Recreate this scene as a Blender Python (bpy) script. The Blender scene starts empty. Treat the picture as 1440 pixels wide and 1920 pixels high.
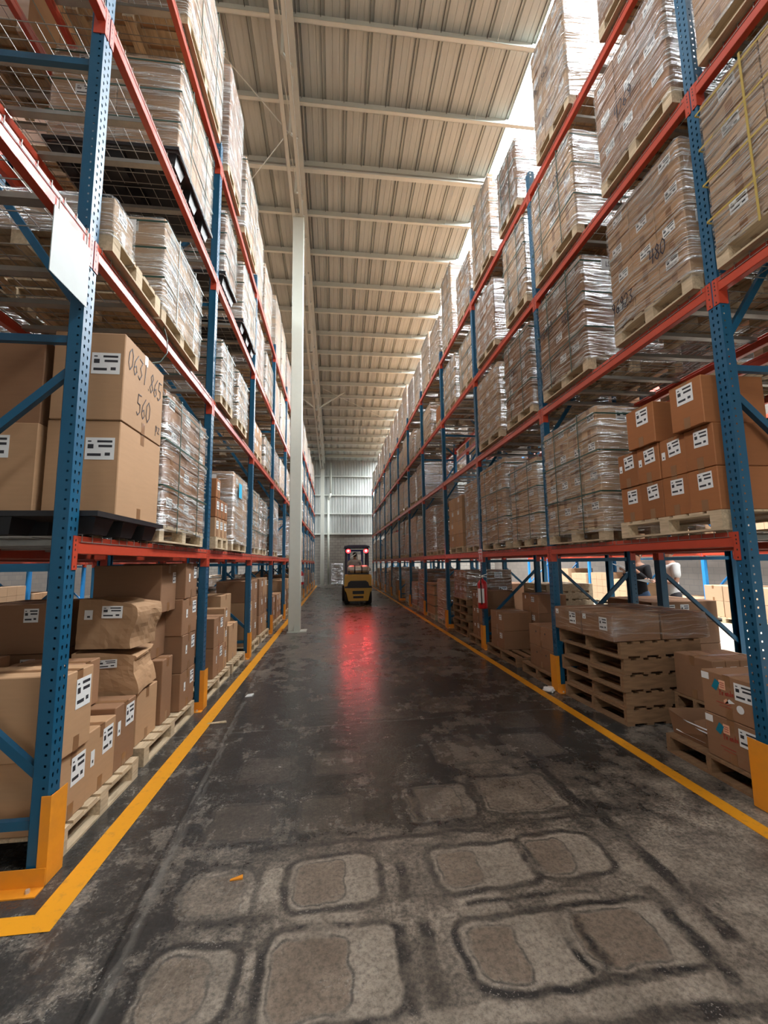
import bpy, bmesh, math, random
from mathutils import Vector, Matrix
random.seed(7)
PI = math.pi
SC = bpy.context.scene
COL = SC.collection

# ------------------------------------------------------------------ camera
cam_d = bpy.data.cameras.new('camera')
cam_d.sensor_fit = 'HORIZONTAL'; cam_d.sensor_width = 36.0
cam_d.lens = 36.0 * 796.5 / 1440.0
cam_d.clip_start = 0.05; cam_d.clip_end = 200
cam = bpy.data.objects.new('camera', cam_d); COL.objects.link(cam)
p_, y_, r_ = 0.1187, 0.1156, -0.0140
cp, sp, cy, sy, cr, sr = math.cos(p_), math.sin(p_), math.cos(y_), math.sin(y_), math.cos(r_), math.sin(r_)
F = Vector((sy*cp, cy*cp, sp)); R0 = Vector((cy, -sy, 0)); U0 = R0.cross(F)
Rv = cr*R0 + sr*U0; Uv = -sr*R0 + cr*U0
cam.matrix_world = Matrix(((Rv.x, Uv.x, -F.x, 0), (Rv.y, Uv.y, -F.y, 0), (Rv.z, Uv.z, -F.z, 1.5), (0, 0, 0, 1)))
SC.camera = cam

# ------------------------------------------------------------------ light and exposure
SC.view_settings.view_transform = 'Standard'; SC.view_settings.look = 'None'
SC.view_settings.gamma = 1.0; SC.view_settings.use_curve_mapping = False
SC.view_settings.exposure = 0.0
SC.cycles.max_bounces = 5; SC.cycles.diffuse_bounces = 3; SC.cycles.glossy_bounces = 2
SC.cycles.use_adaptive_sampling = True; SC.cycles.adaptive_threshold = .04; SC.cycles.adaptive_min_samples = 16
SC.cycles.transparent_max_bounces = 8; SC.cycles.transmission_bounces = 2
SC.cycles.sample_clamp_indirect = 4.0; SC.cycles.caustics_reflective = False; SC.cycles.caustics_refractive = False
SC.cycles.use_denoising = True
W = bpy.data.worlds.new('sky'); SC.world = W; W.use_nodes = True
wn = W.node_tree; wbg = wn.nodes['Background']
sky = wn.nodes.new('ShaderNodeTexSky'); sky.sky_type = 'HOSEK_WILKIE'; sky.sun_direction = (0.3, -0.4, 0.85); sky.turbidity = 4
wn.links.new(sky.outputs[0], wbg.inputs[0]); wbg.inputs[1].default_value = 1.0

def roof_z(y): return 11.59 - 0.085*y          # underside of the purlins
SLOPE = math.atan(0.085)
def area(name, loc, sx, sy_, power, col, rot):
    d = bpy.data.lights.new(name, 'AREA'); d.shape = 'RECTANGLE'; d.size = sx; d.size_y = sy_
    d.energy = power; d.color = col
    o = bpy.data.objects.new(name, d); o.location = loc; o.rotation_euler = rot; COL.objects.link(o); return o
SKYLIGHTS = [(-6.3, 1.2, 62), (4.35, 1.0, 80), (7.0, 1.2, 62)]     # translucent roof strips: x, width, brightness
# daylight through the loading doors behind the camera
area('dock_door_daylight', (0.5, -7.95, 2.4), 4.6, 4.4, 150, (1.0, 0.94, 0.86), (-PI/2, 0, PI))

# ------------------------------------------------------------------ material helpers
class G:
    def __init__(s, name):
        s.m = bpy.data.materials.new(name); s.m.use_nodes = True
        s.t = s.m.node_tree; s.b = s.t.nodes['Principled BSDF']; s.out = s.t.nodes['Material Output']
        s._tc = None
    def n(s, ty, **kw):
        nd = s.t.nodes.new(ty)
        for k, v in kw.items(): setattr(nd, k, v)
        return nd
    def put(s, sock, v):
        if isinstance(v, bpy.types.NodeSocket): s.t.links.new(v, sock)
        elif v is not None: sock.default_value = v
    def co(s, kind='Object'):
        if s._tc is None: s._tc = s.n('ShaderNodeTexCoord')
        return s._tc.outputs[kind]
    def math(s, op, a, b=None, c=None, clamp=False):
        nd = s.n('ShaderNodeMath', operation=op); nd.use_clamp = clamp
        s.put(nd.inputs[0], a)
        if b is not None: s.put(nd.inputs[1], b)
        if c is not None: s.put(nd.inputs[2], c)
        return nd.outputs[0]
    def vm(s, op, a, b=None):
        nd = s.n('ShaderNodeVectorMath', operation=op); s.put(nd.inputs[0], a)
        if b is not None: s.put(nd.inputs[1], b)
        return nd.outputs['Value'] if op in ('LENGTH', 'DOT_PRODUCT') else nd.outputs[0]
    def noise(s, vec, scale, detail=4, rough=.55, dist=0.0):
        nd = s.n('ShaderNodeTexNoise'); s.put(nd.inputs['Vector'], vec)
        nd.inputs['Scale'].default_value = scale; nd.inputs['Detail'].default_value = detail
        nd.inputs['Roughness'].default_value = rough; nd.inputs['Distortion'].default_value = dist
        return nd.outputs['Fac']
    def ramp(s, f, stops, inter='LINEAR'):
        nd = s.n('ShaderNodeValToRGB'); nd.color_ramp.interpolation = inter; s.put(nd.inputs[0], f)
        e = nd.color_ramp.elements
        while len(e) < len(stops): e.new(0.5)
        for i, (p, c) in enumerate(stops):
            e[i].position = p; e[i].color = (c, c, c, 1) if isinstance(c, (int, float)) else (*c, 1)
        return nd.outputs[0]
    def mix(s, f, a, b, mode='MIX'):
        nd = s.n('ShaderNodeMix', data_type='RGBA', blend_type=mode)
        s.put(nd.inputs[0], f)
        for i, v in ((6, a), (7, b)):
            if isinstance(v, tuple) and len(v) == 3: v = (*v, 1)
            s.put(nd.inputs[i], v)
        return nd.outputs[2]
    def mapr(s, v, a, b, c=0., d=1.):
        nd = s.n('ShaderNodeMapRange'); s.put(nd.inputs[0], v)
        for i, x in enumerate((a, b, c, d)): nd.inputs[i+1].default_value = x
        return nd.outputs[0]
    def bump(s, h, strength=.3, dist=.01):
        nd = s.n('ShaderNodeBump'); nd.inputs['Strength'].default_value = strength
        nd.inputs['Distance'].default_value = dist; s.put(nd.inputs['Height'], h); return nd.outputs[0]
    def fin(s, col=None, rough=.5, metal=0., normal=None, spec=None, coat=None, em=None, ems=0):
        b = s.b
        if col is not None: s.put(b.inputs['Base Color'], (*col, 1) if isinstance(col, tuple) else col)
        s.put(b.inputs['Roughness'], rough); s.put(b.inputs['Metallic'], metal)
        if normal is not None: s.put(b.inputs['Normal'], normal)
        if spec is not None: s.put(b.inputs['Specular IOR Level'], spec)
        if coat: s.put(b.inputs['Coat Weight'], coat); b.inputs['Coat Roughness'].default_value = .15
        if em: b.inputs['Emission Color'].default_value = (*em, 1); b.inputs['Emission Strength'].default_value = ems
        return s.m

def paint(name, col, rough=.38, wear=.25, wearcol=None, metal=0.):
    g = G(name); n1 = g.noise(g.co(), 9, 5, .65); n2 = g.noise(g.co(), 60, 3, .6)
    f = g.ramp(n1, [(.42, 0), (.75, wear)])
    dark = tuple(c*.62 for c in col) if wearcol is None else wearcol
    c = g.mix(f, col, dark)
    return g.fin(c, g.mapr(n1, .3, .8, rough*.85, min(1, rough*1.35)), metal, g.bump(n2, .06, .002))
def flat(name, col, rough=.5, metal=0., spec=None): 
    g = G(name); n1 = g.noise(g.co(), 14, 3)
    return g.fin(g.mix(g.mapr(n1, .3, .7, 0, .2), col, tuple(c*.8 for c in col)), rough, metal, None, spec)
def carton_mat(name, col, rough=.72):
    g = G(name); oi = g.n('ShaderNodeObjectInfo')
    c0 = g.mix(oi.outputs['Random'], tuple(x*.86 for x in col), tuple(min(1, x*1.12) for x in col))
    v = g.vm('MULTIPLY', g.co(), (1, 1, 9)); n1 = g.noise(v, 6, 5, .6); n2 = g.noise(g.co(), 3, 4, .6)
    c1 = g.mix(g.mapr(n1, .35, .7, 0, .16), c0, tuple(x*.62 for x in col))
    c2 = g.mix(g.mapr(n2, .5, .8, 0, .22), c1, tuple(x*.7 for x in col))
    return g.fin(c2, rough, 0, g.bump(n2, .12, .02), .35)

M = {}
M['blue'] = paint('blue_rack_paint', (.007, .080, .155), .34)
M['bright_blue'] = paint('light_blue_rack_paint', (.02, .22, .55), .36)
M['orange'] = paint('red_orange_beam_paint', (.44, .050, .022), .34)
M['guard'] = paint('orange_guard_paint', (.75, .27, .015), .45, .35, (.45, .2, .05))
M['galv'] = paint('galvanised_steel', (.34, .33, .30), .42, .4, None, .6)
M['wire'] = flat('galvanised_wire', (.26, .24, .21), .45, .4)
M['tan'] = carton_mat('tan_cardboard', (.40, .235, .125))
M['brown'] = carton_mat('brown_cardboard', (.265, .138, .072))
M['orangecard'] = carton_mat('orange_brown_cardboard', (.285, .108, .038))
M['pale'] = carton_mat('pale_cardboard', (.46, .30, .18))
M['tape'] = flat('brown_packing_tape', (.24, .12, .055), .28)
M['white'] = flat('white_sticker_paper', (.74, .74, .72), .55)
M['ink'] = flat('black_print', (.025, .025, .03), .6)
M['marker'] = flat('black_marker', (.02, .018, .03), .5)
M['redink'] = flat('red_print', (.35, .03, .02), .6)
M['teal'] = flat('teal_sticker', (.0, .17, .25), .5)
M['peach'] = flat('peach_sticker', (.75, .40, .25), .55)
M['cyan'] = flat('cyan_sticker', (.02, .42, .68), .5)
M['green_sticker'] = flat('green_sticker', (.10, .38, .10), .5)
M['strap'] = flat('dark_green_strap', (.018, .055, .040), .35)
M['yellow_strap'] = flat('yellow_strap', (.42, .30, .07), .4)
M['black'] = flat('black_plastic', (.012, .012, .014), .42)
M['rubber'] = flat('tyre_rubber', (.018, .017, .016), .8)
M['steel_white'] = paint('cream_white_steel_paint', (.60, .63, .575), .5, .12)
M['col_white'] = paint('pale_grey_green_column_paint', (.60, .62, .55), .45, .10)
M['yellow'] = paint('forklift_yellow_paint', (.70, .40, .02), .35, .2)
M['silver'] = flat('silver_gas_tank', (.60, .58, .52), .35, .6)
M['red'] = flat('red_extinguisher_paint', (.45, .012, .015), .28)
M['skin'] = flat('skin', (.42, .22, .14), .55)
M['hair'] = flat('dark_hair', (.015, .011, .009), .6)
M['shirt'] = flat('white_shirt_cloth', (.70, .70, .68), .85)
M['trousers'] = flat('dark_trousers_cloth', (.035, .032, .035), .9)
M['blackcloth'] = flat('black_cloth', (.012, .012, .014), .9)
M['jeans'] = flat('blue_jeans_cloth', (.06, .11, .20), .9)
M['shoe'] = flat('dark_shoe_leather', (.02, .018, .016), .5)
M['violet_reflect'] = paint('dark_steel_violet_lamp_tint', (.03, .02, .06), .4)  # violet lamp reflection on the dark guard put into its colour
M['deep_blue'] = paint('deep_blue_mast_paint', (.03, .05, .28), .35)
M['grille'] = flat('black_grille', (.01, .01, .012), .5)
M['signwhite'] = flat('white_sign_sheet', (.31, .335, .32), .45)
g = G('red_lamp_lens'); M['redlamp'] = g.fin((.8, .02, .02), .3, em=(1.0, .012, .015), ems=14)
g = G('white_hot_lamp_core'); M['lampcore'] = g.fin((.9, .5, .4), .3, em=(1.0, .30, .25), ems=60)
g = G('translucent_skylight_sheet'); M['skylight'] = g.fin((.9, .93, .95), .4)

def wood_mat(name, col, sc=(14, 1.5, 14)):
    g = G(name); oi = g.n('ShaderNodeObjectInfo')
    v = g.vm('MULTIPLY', g.co(), sc); n1 = g.noise(v, 3, 6, .65, .4); n2 = g.noise(g.co(), 5, 3)
    c = g.mix(g.mapr(n1, .35, .7), tuple(x*1.15 for x in col), tuple(x*.62 for x in col))
    c = g.mix(g.mapr(n2, .45, .8, 0, .45), c, tuple(x*.7 for x in col))
    c = g.mix(g.math('MULTIPLY', oi.outputs['Random'], .3), c, tuple(x*.6 for x in col))
    return g.fin(c, .75, 0, g.bump(n1, .12, .003), .3)
M['wood'] = wood_mat('pale_pallet_wood', (.56, .43, .28))
M['oldwood'] = wood_mat('worn_pallet_wood', (.27, .155, .08), (1.5, 14, 14))

def wrap_mat(name, lo, hi):
    g = G(name); oi = g.n('ShaderNodeObjectInfo'); rnd_ = oi.outputs['Random']
    off = g.n('ShaderNodeCombineXYZ'); g.put(off.inputs[2], g.math('MULTIPLY', rnd_, 17.)); g.put(off.inputs[0], g.math('MULTIPLY', rnd_, 9.))
    v = g.vm('ADD', g.co(), off.outputs[0])
    wob = g.noise(v, 1.1, 3, .55)
    sep = g.n('ShaderNodeSeparateXYZ'); g.put(sep.inputs[0], v); X, Y, Z = sep.outputs
    run = g.math('ADD', X, Y)
    def layer(freq, tilt, stretch, amp):
        z = g.math('ADD', g.math('MULTIPLY', Z, freq), g.math('ADD', g.math('MULTIPLY', wob, amp), g.math('MULTIPLY', run, tilt*freq)))
        cb = g.n('ShaderNodeCombineXYZ'); g.put(cb.inputs[0], g.math('MULTIPLY', X, stretch)); g.put(cb.inputs[1], g.math('MULTIPLY', Y, stretch)); g.put(cb.inputs[2], z)
        return cb.outputs[0]
    a_ = g.noise(layer(46, .05, 1.3, 8), 1.0, 3, .62)
    b_ = g.noise(layer(95, -.07, 2.2, 12), 1.0, 2, .60)
    st = g.math('MAXIMUM', a_, g.math('SUBTRACT', b_, .02))
    cloud = g.noise(v, 2.2, 2, .6)
    hgt = g.math('ADD', a_, g.math('MULTIPLY', b_, .6))
    nrm = g.bump(hgt, 1.0, .050)
    gl = g.n('ShaderNodeBsdfAnisotropic'); gl.inputs['Color'].default_value = (.98, 1, 1, 1)
    gl.inputs['Roughness'].default_value = .21; g.put(gl.inputs['Normal'], nrm)
    df = g.n('ShaderNodeBsdfDiffuse'); df.inputs['Color'].default_value = (.74, .76, .74, 1); g.put(df.inputs['Normal'], nrm)
    m1 = g.n('ShaderNodeMixShader'); m1.inputs[0].default_value = .66
    g.t.links.new(df.outputs[0], m1.inputs[1]); g.t.links.new(gl.outputs[0], m1.inputs[2])
    tr = g.n('ShaderNodeBsdfTransparent'); tr.inputs[0].default_value = (.97, .97, .96, 1)
    f = g.math('ADD', g.mapr(st, .53, .635, lo, hi), g.mapr(cloud, .4, .7, -.10, .12), clamp=True)
    m2 = g.n('ShaderNodeMixShader'); g.put(m2.inputs[0], f)
    g.t.links.new(tr.outputs[0], m2.inputs[1]); g.t.links.new(m1.outputs[0], m2.inputs[2])
    g.t.links.new(m2.outputs[0], g.out.inputs[0])
    return g.m
M['wrap'] = wrap_mat('clear_stretch_film', .11, .95)
M['wrap_clear'] = wrap_mat('thin_clear_film', .03, .30)
M['wrap_milky'] = wrap_mat('milky_stretch_film', .18, .95)

# ------------------------------------------------------------------ mesh helpers
class MB:
    def __init__(s): s.v = []; s.f = []; s.mi = []
    def quad(s, pts, mi=0):
        b = len(s.v); s.v += [tuple(p) for p in pts]; s.f.append(tuple(range(b, b+len(pts)))); s.mi.append(mi)
    def box(s, x0, x1, y0, y1, z0, z1, mi=0, M4=None):
        c = [(x0, y0, z0), (x1, y0, z0), (x1, y1, z0), (x0, y1, z0), (x0, y0, z1), (x1, y0, z1), (x1, y1, z1), (x0, y1, z1)]
        if M4 is not None: c = [tuple(M4 @ Vector(p)) for p in c]
        b = len(s.v); s.v += c
        for f in ((0, 3, 2, 1), (4, 5, 6, 7), (0, 1, 5, 4), (1, 2, 6, 5), (2, 3, 7, 6), (3, 0, 4, 7)):
            s.f.append(tuple(b+i for i in f)); s.mi.append(mi)
        return s
    def bar(s, p, q, w, h, mi=0, up=(0, 0, 1)):       # rectangular bar between two points
        p, q = Vector(p), Vector(q); d = (q-p); L = d.length; d.normalize()
        u = Vector(up)
        if abs(d.dot(u)) > .98: u = Vector((1, 0, 0))
        a = d.cross(u).normalized(); b_ = a.cross(d).normalized()
        m = Matrix(((a.x, b_.x, d.x, p.x), (a.y, b_.y, d.y, p.y), (a.z, b_.z, d.z, p.z), (0, 0, 0, 1)))
        return s.box(-w/2, w/2, -h/2, h/2, 0, L, mi, m)
    def tube(s, p, q, r, r2=None, n=12, mi=0, caps=True):
        p, q = Vector(p), Vector(q); d = (q-p).normalized(); r2 = r if r2 is None else r2
        u = Vector((0, 0, 1)) if abs(d.z) < .95 else Vector((1, 0, 0))
        a = d.cross(u).normalized(); c = a.cross(d).normalized(); b = len(s.v)
        for k in range(n):
            t = 2*PI*k/n; e = a*math.cos(t)+c*math.sin(t)
            s.v.append(tuple(p+e*r)); s.v.append(tuple(q+e*r2))
        for k in range(n):
            i, j = b+2*k, b+2*((k+1) % n); s.f.append((i, i+1, j+1, j)); s.mi.append(mi)
        if caps:
            s.f.append(tuple(b+2*k for k in range(n))); s.mi.append(mi)
            s.f.append(tuple(b+2*k+1 for k in reversed(range(n)))); s.mi.append(mi)
        return s
    def lathe(s, prof, c, axis='z', n=20, mi=0):       # prof [(r, h)]
        b = len(s.v)
        for (r, h) in prof:
            for k in range(n):
                t = 2*PI*k/n; x, y = r*math.cos(t), r*math.sin(t)
                s.v.append((c[0]+x, c[1]+y, c[2]+h) if axis == 'z' else (c[0]+h, c[1]+x, c[2]+y))
        for i in range(len(prof)-1):
            for k in range(n):
                a0 = b+i*n+k; a1 = b+i*n+(k+1) % n
                s.f.append((a0, a1, a1+n, a0+n)); s.mi.append(mi)
        return s
    def mesh(s, name, mats, smooth=False, bevel=0):
        me = bpy.data.meshes.new(name); me.from_pydata(s.v, [], s.f)
        for m in (mats if isinstance(mats, (list, tuple)) else [mats]): me.materials.append(M[m] if isinstance(m, str) else m)
        me.polygons.foreach_set('material_index', s.mi)
        if bevel:
            bm = bmesh.new(); bm.from_mesh(me)
            bmesh.ops.bevel(bm, geom=bm.edges[:], offset=bevel, segments=1, affect='EDGES', profile=.5); bm.to_mesh(me); bm.free()
        if smooth: me.polygons.foreach_set('use_smooth', [True]*len(me.polygons))
        me.update(); return me
CACHE = {}
def cached(key, fn):
    if key not in CACHE: CACHE[key] = fn()
    return CACHE[key]
def obj(name, data, parent=None, loc=(0, 0, 0), rz=0., rot=None):
    o = bpy.data.objects.new(name, data); COL.objects.link(o); o.location = loc
    o.rotation_euler = rot if rot else (0, 0, rz)
    if parent: o.parent = parent
    return o
def tag(o, label=None, cat=None, group=None, kind=None):
    if label: o['label'] = label
    if cat: o['category'] = cat
    if group: o['group'] = group
    if kind: o['kind'] = kind
    return o
def thing(name, label, cat, loc=(0, 0, 0), rz=0., group=None, data=None):
    return tag(obj(name, data, None, loc, rz), label, cat, group)
def struct(name, mb, mats, smooth=False): return tag(obj(name, mb.mesh(name, mats, smooth)), kind='structure')
def part(name, mb, mats, parent, loc=(0, 0, 0), rz=0., smooth=False, bevel=0):
    return obj(name, mb.mesh(name, mats, smooth, bevel), parent, loc, rz)

ORD = ['first', 'second', 'third', 'fourth', 'fifth', 'sixth', 'seventh', 'eighth', 'ninth', 'tenth', 'eleventh', 'twelfth', 'thirteenth']

# ------------------------------------------------------------------ floor
def floor_mat(name_, marks):
    g = G(name_); pos = g.co('Object')
    warp = g.n('ShaderNodeTexNoise'); g.put(warp.inputs['Vector'], pos); warp.inputs['Scale'].default_value = 7; warp.inputs['Detail'].default_value = 2
    wp = g.vm('ADD', pos, g.vm('MULTIPLY', g.vm('SUBTRACT', warp.outputs['Color'], (.5, .5, .5)), (.07, .07, 0)))
    sep = g.n('ShaderNodeSeparateXYZ'); g.put(sep.inputs[0], wp); FX, FY = sep.outputs[0], sep.outputs[1]
    big = g.noise(g.vm('MULTIPLY', wp, (1, .7, 1)), 1.3, 3, .7)
    mid = g.noise(wp, 4.5, 5, .75); fin_ = g.noise(pos, 48, 3, .78); speck = g.noise(pos, 95, 1, .65)
    scr = g.noise(g.vm('MULTIPLY', wp, (14, 1.2, 1)), 1.5, 2, .7)
    def band(v, c, hw, soft): return g.mapr(g.math('ABSOLUTE', g.math('SUBTRACT', v, c)), hw, hw+soft, 1, 0)
    def rbox(cx, cy_, hx, hy, rr):                       # signed distance to a rounded rectangle
        q = g.vm('SUBTRACT', g.vm('ABSOLUTE', g.vm('SUBTRACT', wp, (cx, cy_, 0))), (hx-rr, hy-rr, 0))
        return g.math('SUBTRACT', g.vm('LENGTH', g.vm('MULTIPLY', g.vm('MAXIMUM', q, (0, 0, 0)), (1, 1, 0))), rr)
    # front zone: bare tan slab; beyond it rubber-blackened concrete
    front = g.math('MULTIPLY', g.mapr(FY, 2.38, 2.75, 1, 0), g.mapr(FX, -.75, -.15, .25, 1))
    rightz = g.math('MULTIPLY', g.mapr(FX, .3, 1.0, 0, 1), g.mapr(FY, 2.7, 3.6, .62, .12))
    far_ = g.mapr(FY, 4.6, 7.5, 0, .42)
    zone = g.math('MAXIMUM', g.math('MAXIMUM', front, rightz), far_)
    w0 = g.math('ADD', g.math('ADD', g.math('MULTIPLY', g.math('SUBTRACT', big, .5), 1.1), g.math('MULTIPLY', g.math('SUBTRACT', mid, .5), 1.3)), g.mapr(zone, 0, 1, .20, .80))
    w0 = g.math('ADD', w0, g.math('ADD', g.math('MULTIPLY', g.math('SUBTRACT', fin_, .5), .75), g.math('MULTIPLY', g.math('SUBTRACT', scr, .5), .35)))
    bare = g.ramp(w0, [(.30, 0), (.62, .55), (.95, 1)])
    dark = g.mix(g.mapr(mid, .3, .7), (.030, .029, .028), (.070, .066, .060))
    tanc = g.mix(g.mapr(mid, .3, .72), (.150, .124, .098), (.480, .405, .322))
    col = g.mix(bare, dark, tanc)
    PATCH = [] if not marks else [(-.09, 1.775, .145, .155, .07, 1, .16), (-.07, 2.235, .12, .135, .06, .9, .12), (.61, 2.24, .10, .12, .06, .9, .24), (1.10, 2.26, .10, .12, .06, .9, .15),
     (.63, 1.77, .095, .12, .05, 1, .24), (1.13, 1.78, .155, .12, .05, 1, .10), (-.57, 1.78, .11, .12, .06, .9, .05), (-.55, 2.22, .13, .12, .07, .5, .02),
     (-.55, 2.78, .17, .17, .06, .35, .03), (-.05, 2.80, .15, .17, .06, .4, .05), (.62, 2.82, .16, .17, .05, .8, .05), (1.15, 2.85, .20, .18, .05, .7, .06),
     (-.5, 3.4, .18, .18, .06, .3, .02), (.02, 3.45, .17, .18, .06, .35, .02), (1.0, 3.5, .22, .18, .06, .5, .04), (1.6, 3.55, .2, .2, .06, .45, .0),
     (.55, 4.5, .22, .20, .08, .35, .0), (1.15, 4.6, .24, .22, .09, .45, .0), (1.7, 4.1, .2, .2, .08, .35, .0), (.9, 5.6, .35, .30, .1, .25, .0), (1.55, 6.2, .4, .35, .15, .35, .0)]
    rim = outer = isl = slit = None
    def mx(a, b_): return b_ if a is None else g.math('MAXIMUM', a, b_)
    for (cx, cy_, hx, hy, rr, tone, off) in PATCH:
        d = rbox(cx, cy_, hx, hy, rr)
        do = rbox(cx+off/2, cy_+.004, hx+off/2+.030, hy+.030, rr+.01)
        isl = mx(isl, g.math('MULTIPLY', g.mapr(d, -.010, .0, 1, 0), tone))
        outer = mx(outer, g.math('MULTIPLY', g.mapr(do, -.012, 0, 1, 0), tone))
        r1 = g.math('MULTIPLY', band(do, .012, .008, .020), tone)
        r2 = g.math('MULTIPLY', band(d, .002, .002, .008), tone*.75)
        rim = mx(rim, g.math('MAXIMUM', r1, r2))
    for (cx, cy_, hx, hy) in [] if not marks else [(0, 1.985, .11, .05), (.64, 2.01, .11, .06), (.92, 1.54, .62, .05), (-.30, 2.25, .05, .10), (1.05, 2.0, .12, .04)]:
        outer = mx(outer, g.mapr(rbox(cx, cy_, hx, hy, .01), -.004, .006, .85, 0))
    brk = g.ramp(mid, [(.40, .12), (.54, 1)])
    for (cx, cy_, hx, hy) in [] if not marks else [(.325, 2.20, .018, .13), (.265, 1.76, .016, .17), (.365, 1.78, .016, .17), (1.57, 2.2, .025, .5), (1.42, 1.72, .02, .28), (.88, 2.02, .30, .004), (.25, 2.515, .70, .008), (1.1, 2.56, .5, .008), (-.28, 1.7, .012, .2), (-.42, 2.05, .14, .012), (.5, 2.85, .012, .2), (.34, 2.9, .012, .22), (1.5, 3.0, .02, .4), (.7, 1.475, .9, .02)]:
        slit = mx(slit, g.mapr(rbox(cx, cy_, hx, hy, .004), .0, .022, .95, 0))
    if not marks: rim = slit = outer = isl = 0.0
    outc = g.mix(g.mapr(mid, .3, .7), (.260, .218, .172), (.480, .410, .330))
    islc = g.mix(g.mapr(mid, .3, .7), (.185, .142, .106), (.320, .252, .190))
    fr = g.math('MAXIMUM', front, g.math('MULTIPLY', rightz, .7))
    col = g.mix(g.math('MULTIPLY', outer, g.mapr(fr, 0, 1, .25, 1)), col, outc)
    col = g.mix(g.math('MULTIPLY', isl, g.mapr(fr, 0, 1, .35, 1)), col, islc)
    col = g.mix(g.math('MULTIPLY', g.math('MAXIMUM', rim, slit), brk), col, (.024, .023, .023))
    # fine grain, joints and pale paint specks
    col = g.mix(g.mapr(fin_, .32, .58, .60, 0), col, (.03, .028, .026))
    ps = g.n('ShaderNodeSeparateXYZ'); g.put(ps.inputs[0], pos)
    jx = g.math('ADD', ps.outputs[0], g.math('ADD', g.math('MULTIPLY', ps.outputs[1], .055), .755))
    col = g.mix(g.math('MULTIPLY', band(jx, 0, .006, .008), .8), col, (.018, .018, .018))
    col = g.mix(g.math('MULTIPLY', band(jx, .035, .012, .03), g.mapr(scr, .4, .7)), col, (.15, .14, .125))
    for yj in (4.2, 8.6, 13.0, 17.5):
        col = g.mix(g.math('MULTIPLY', band(g.math('SUBTRACT', FY, g.math('MULTIPLY', FX, .05)), yj, .003, .022), g.mapr(mid, .35, .65, .2, .7)), col, (.17, .16, .145))
    clus = g.math('MULTIPLY', g.ramp(speck, [(.60, 0), (.66, 1)]), g.ramp(mid, [(.50, 0), (.62, 1)]))
    col = g.mix(g.math('MULTIPLY', clus, g.mapr(ps.outputs[1], 2.0, 4.5, .75, .2)), col, (.36, .33, .29))
    aisle_light_tint = g.mapr(ps.outputs[0], 4.9, 5.4, 0, .85); col = g.mix(aisle_light_tint, col, (.42, .40, .36))  # bright light of the right aisle painted into the floor colour
    rgh = g.math('ADD', g.mapr(w0, .2, .95, .20, .46), g.mapr(fin_, .3, .7, .07, -.04))
    hgt = g.noise(pos, 7, 4, .75)
    return g.fin(col, rgh, 0, g.bump(hgt, .45, .012), .5)
    return None
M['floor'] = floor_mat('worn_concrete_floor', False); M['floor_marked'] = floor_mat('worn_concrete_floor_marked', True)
NX0, NX1, NY0, NY1 = -1.4, 2.6, 1.0, 6.9                # the strip of aisle that carries the wear marks
struct('floor', MB().box(NX0, NX1, NY0, NY1, -.2, 0), 'floor_marked')
mb = MB()
for q in ((-13, 12.2, -8.2, NY0), (-13, 12.2, NY1, 32), (-13, NX0, NY0, NY1), (NX1, 12.2, NY0, NY1)): mb.box(*q, -.2, 0)
struct('floor', mb, 'floor')

# yellow aisle lines painted on the floor
g = G('yellow_line_paint'); n1 = g.noise(g.co(), 22, 5, .7); n2 = g.noise(g.co(), 3, 3)
M['line'] = g.fin(g.mix(g.ramp(n1, [(.55, 0), (.72, .55)]), (.72, .30, .010), (.33, .17, .05)), .5, 0, g.bump(n1, .1, .002))
mb = MB()
mb.v = [(-1.175, 2.10, .003), (-1.295, 2.20, .003), (-1.30, 29.6, .003), (-1.19, 29.6, .003), (-2.7, 2.10, .003), (-2.7, 2.20, .003)]
mb.f = [(0, 3, 2, 1), (0, 1, 5, 4)]; mb.mi = [0, 0]
tag(obj('floor_line', mb.mesh('floor_line', 'line')), 'yellow floor line along the left rack with a corner', 'floor line', kind='structure')
mb = MB(); mb.box(2.30, 2.395, -8, 29.6, .001, .004)
tag(obj('floor_line', mb.mesh('floor_line', 'line')), 'yellow floor line along the right rack', 'floor line', kind='structure')

# ------------------------------------------------------------------ roof
g = G('ribbed_roof_sheet'); n1 = g.noise(g.vm('MULTIPLY', g.co(), (6, .5, 1)), 2, 4, .6)
M['roof'] = g.fin(g.mix(g.mapr(n1, .3, .75), (.45, .485, .455), (.37, .39, .365)), .45, .0)
def sheet(x0, x1, y0, y1):
    mb = MB(); pat = [(0, 0), (.02, .035), (.055, .035), (.075, 0), (.18, 0), (.185, .008), (.205, .008), (.21, 0), (.31, 0), (.315, .008), (.335, .008), (.34, 0)]
    xs = []; k = math.floor((x0+.69)/.44)
    x = -.69 + k*.44
    while x < x1:
        for a, h in pat:
            if x0 <= x+a <= x1: xs.append((x+a, h))
        x += .44
    b = 0
    for (x, h) in xs:
        for y in (y0, y1): mb.v.append((x, y, roof_z(y)+.20+h))
    for i in range(len(xs)-1):
        a = 2*i; mb.f.append((a, a+1, a+3, a+2)); mb.mi.append(0)
    return mb
gaps = [-13.]
for sx_, w_, pw in SKYLIGHTS: gaps += [sx_-w_/2, sx_+w_/2]
gaps.append(12.2)
for i in range(0, len(gaps), 2):
    o = struct('ceiling', sheet(gaps[i], gaps[i+1], -8.2, 32), 'roof')
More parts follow.
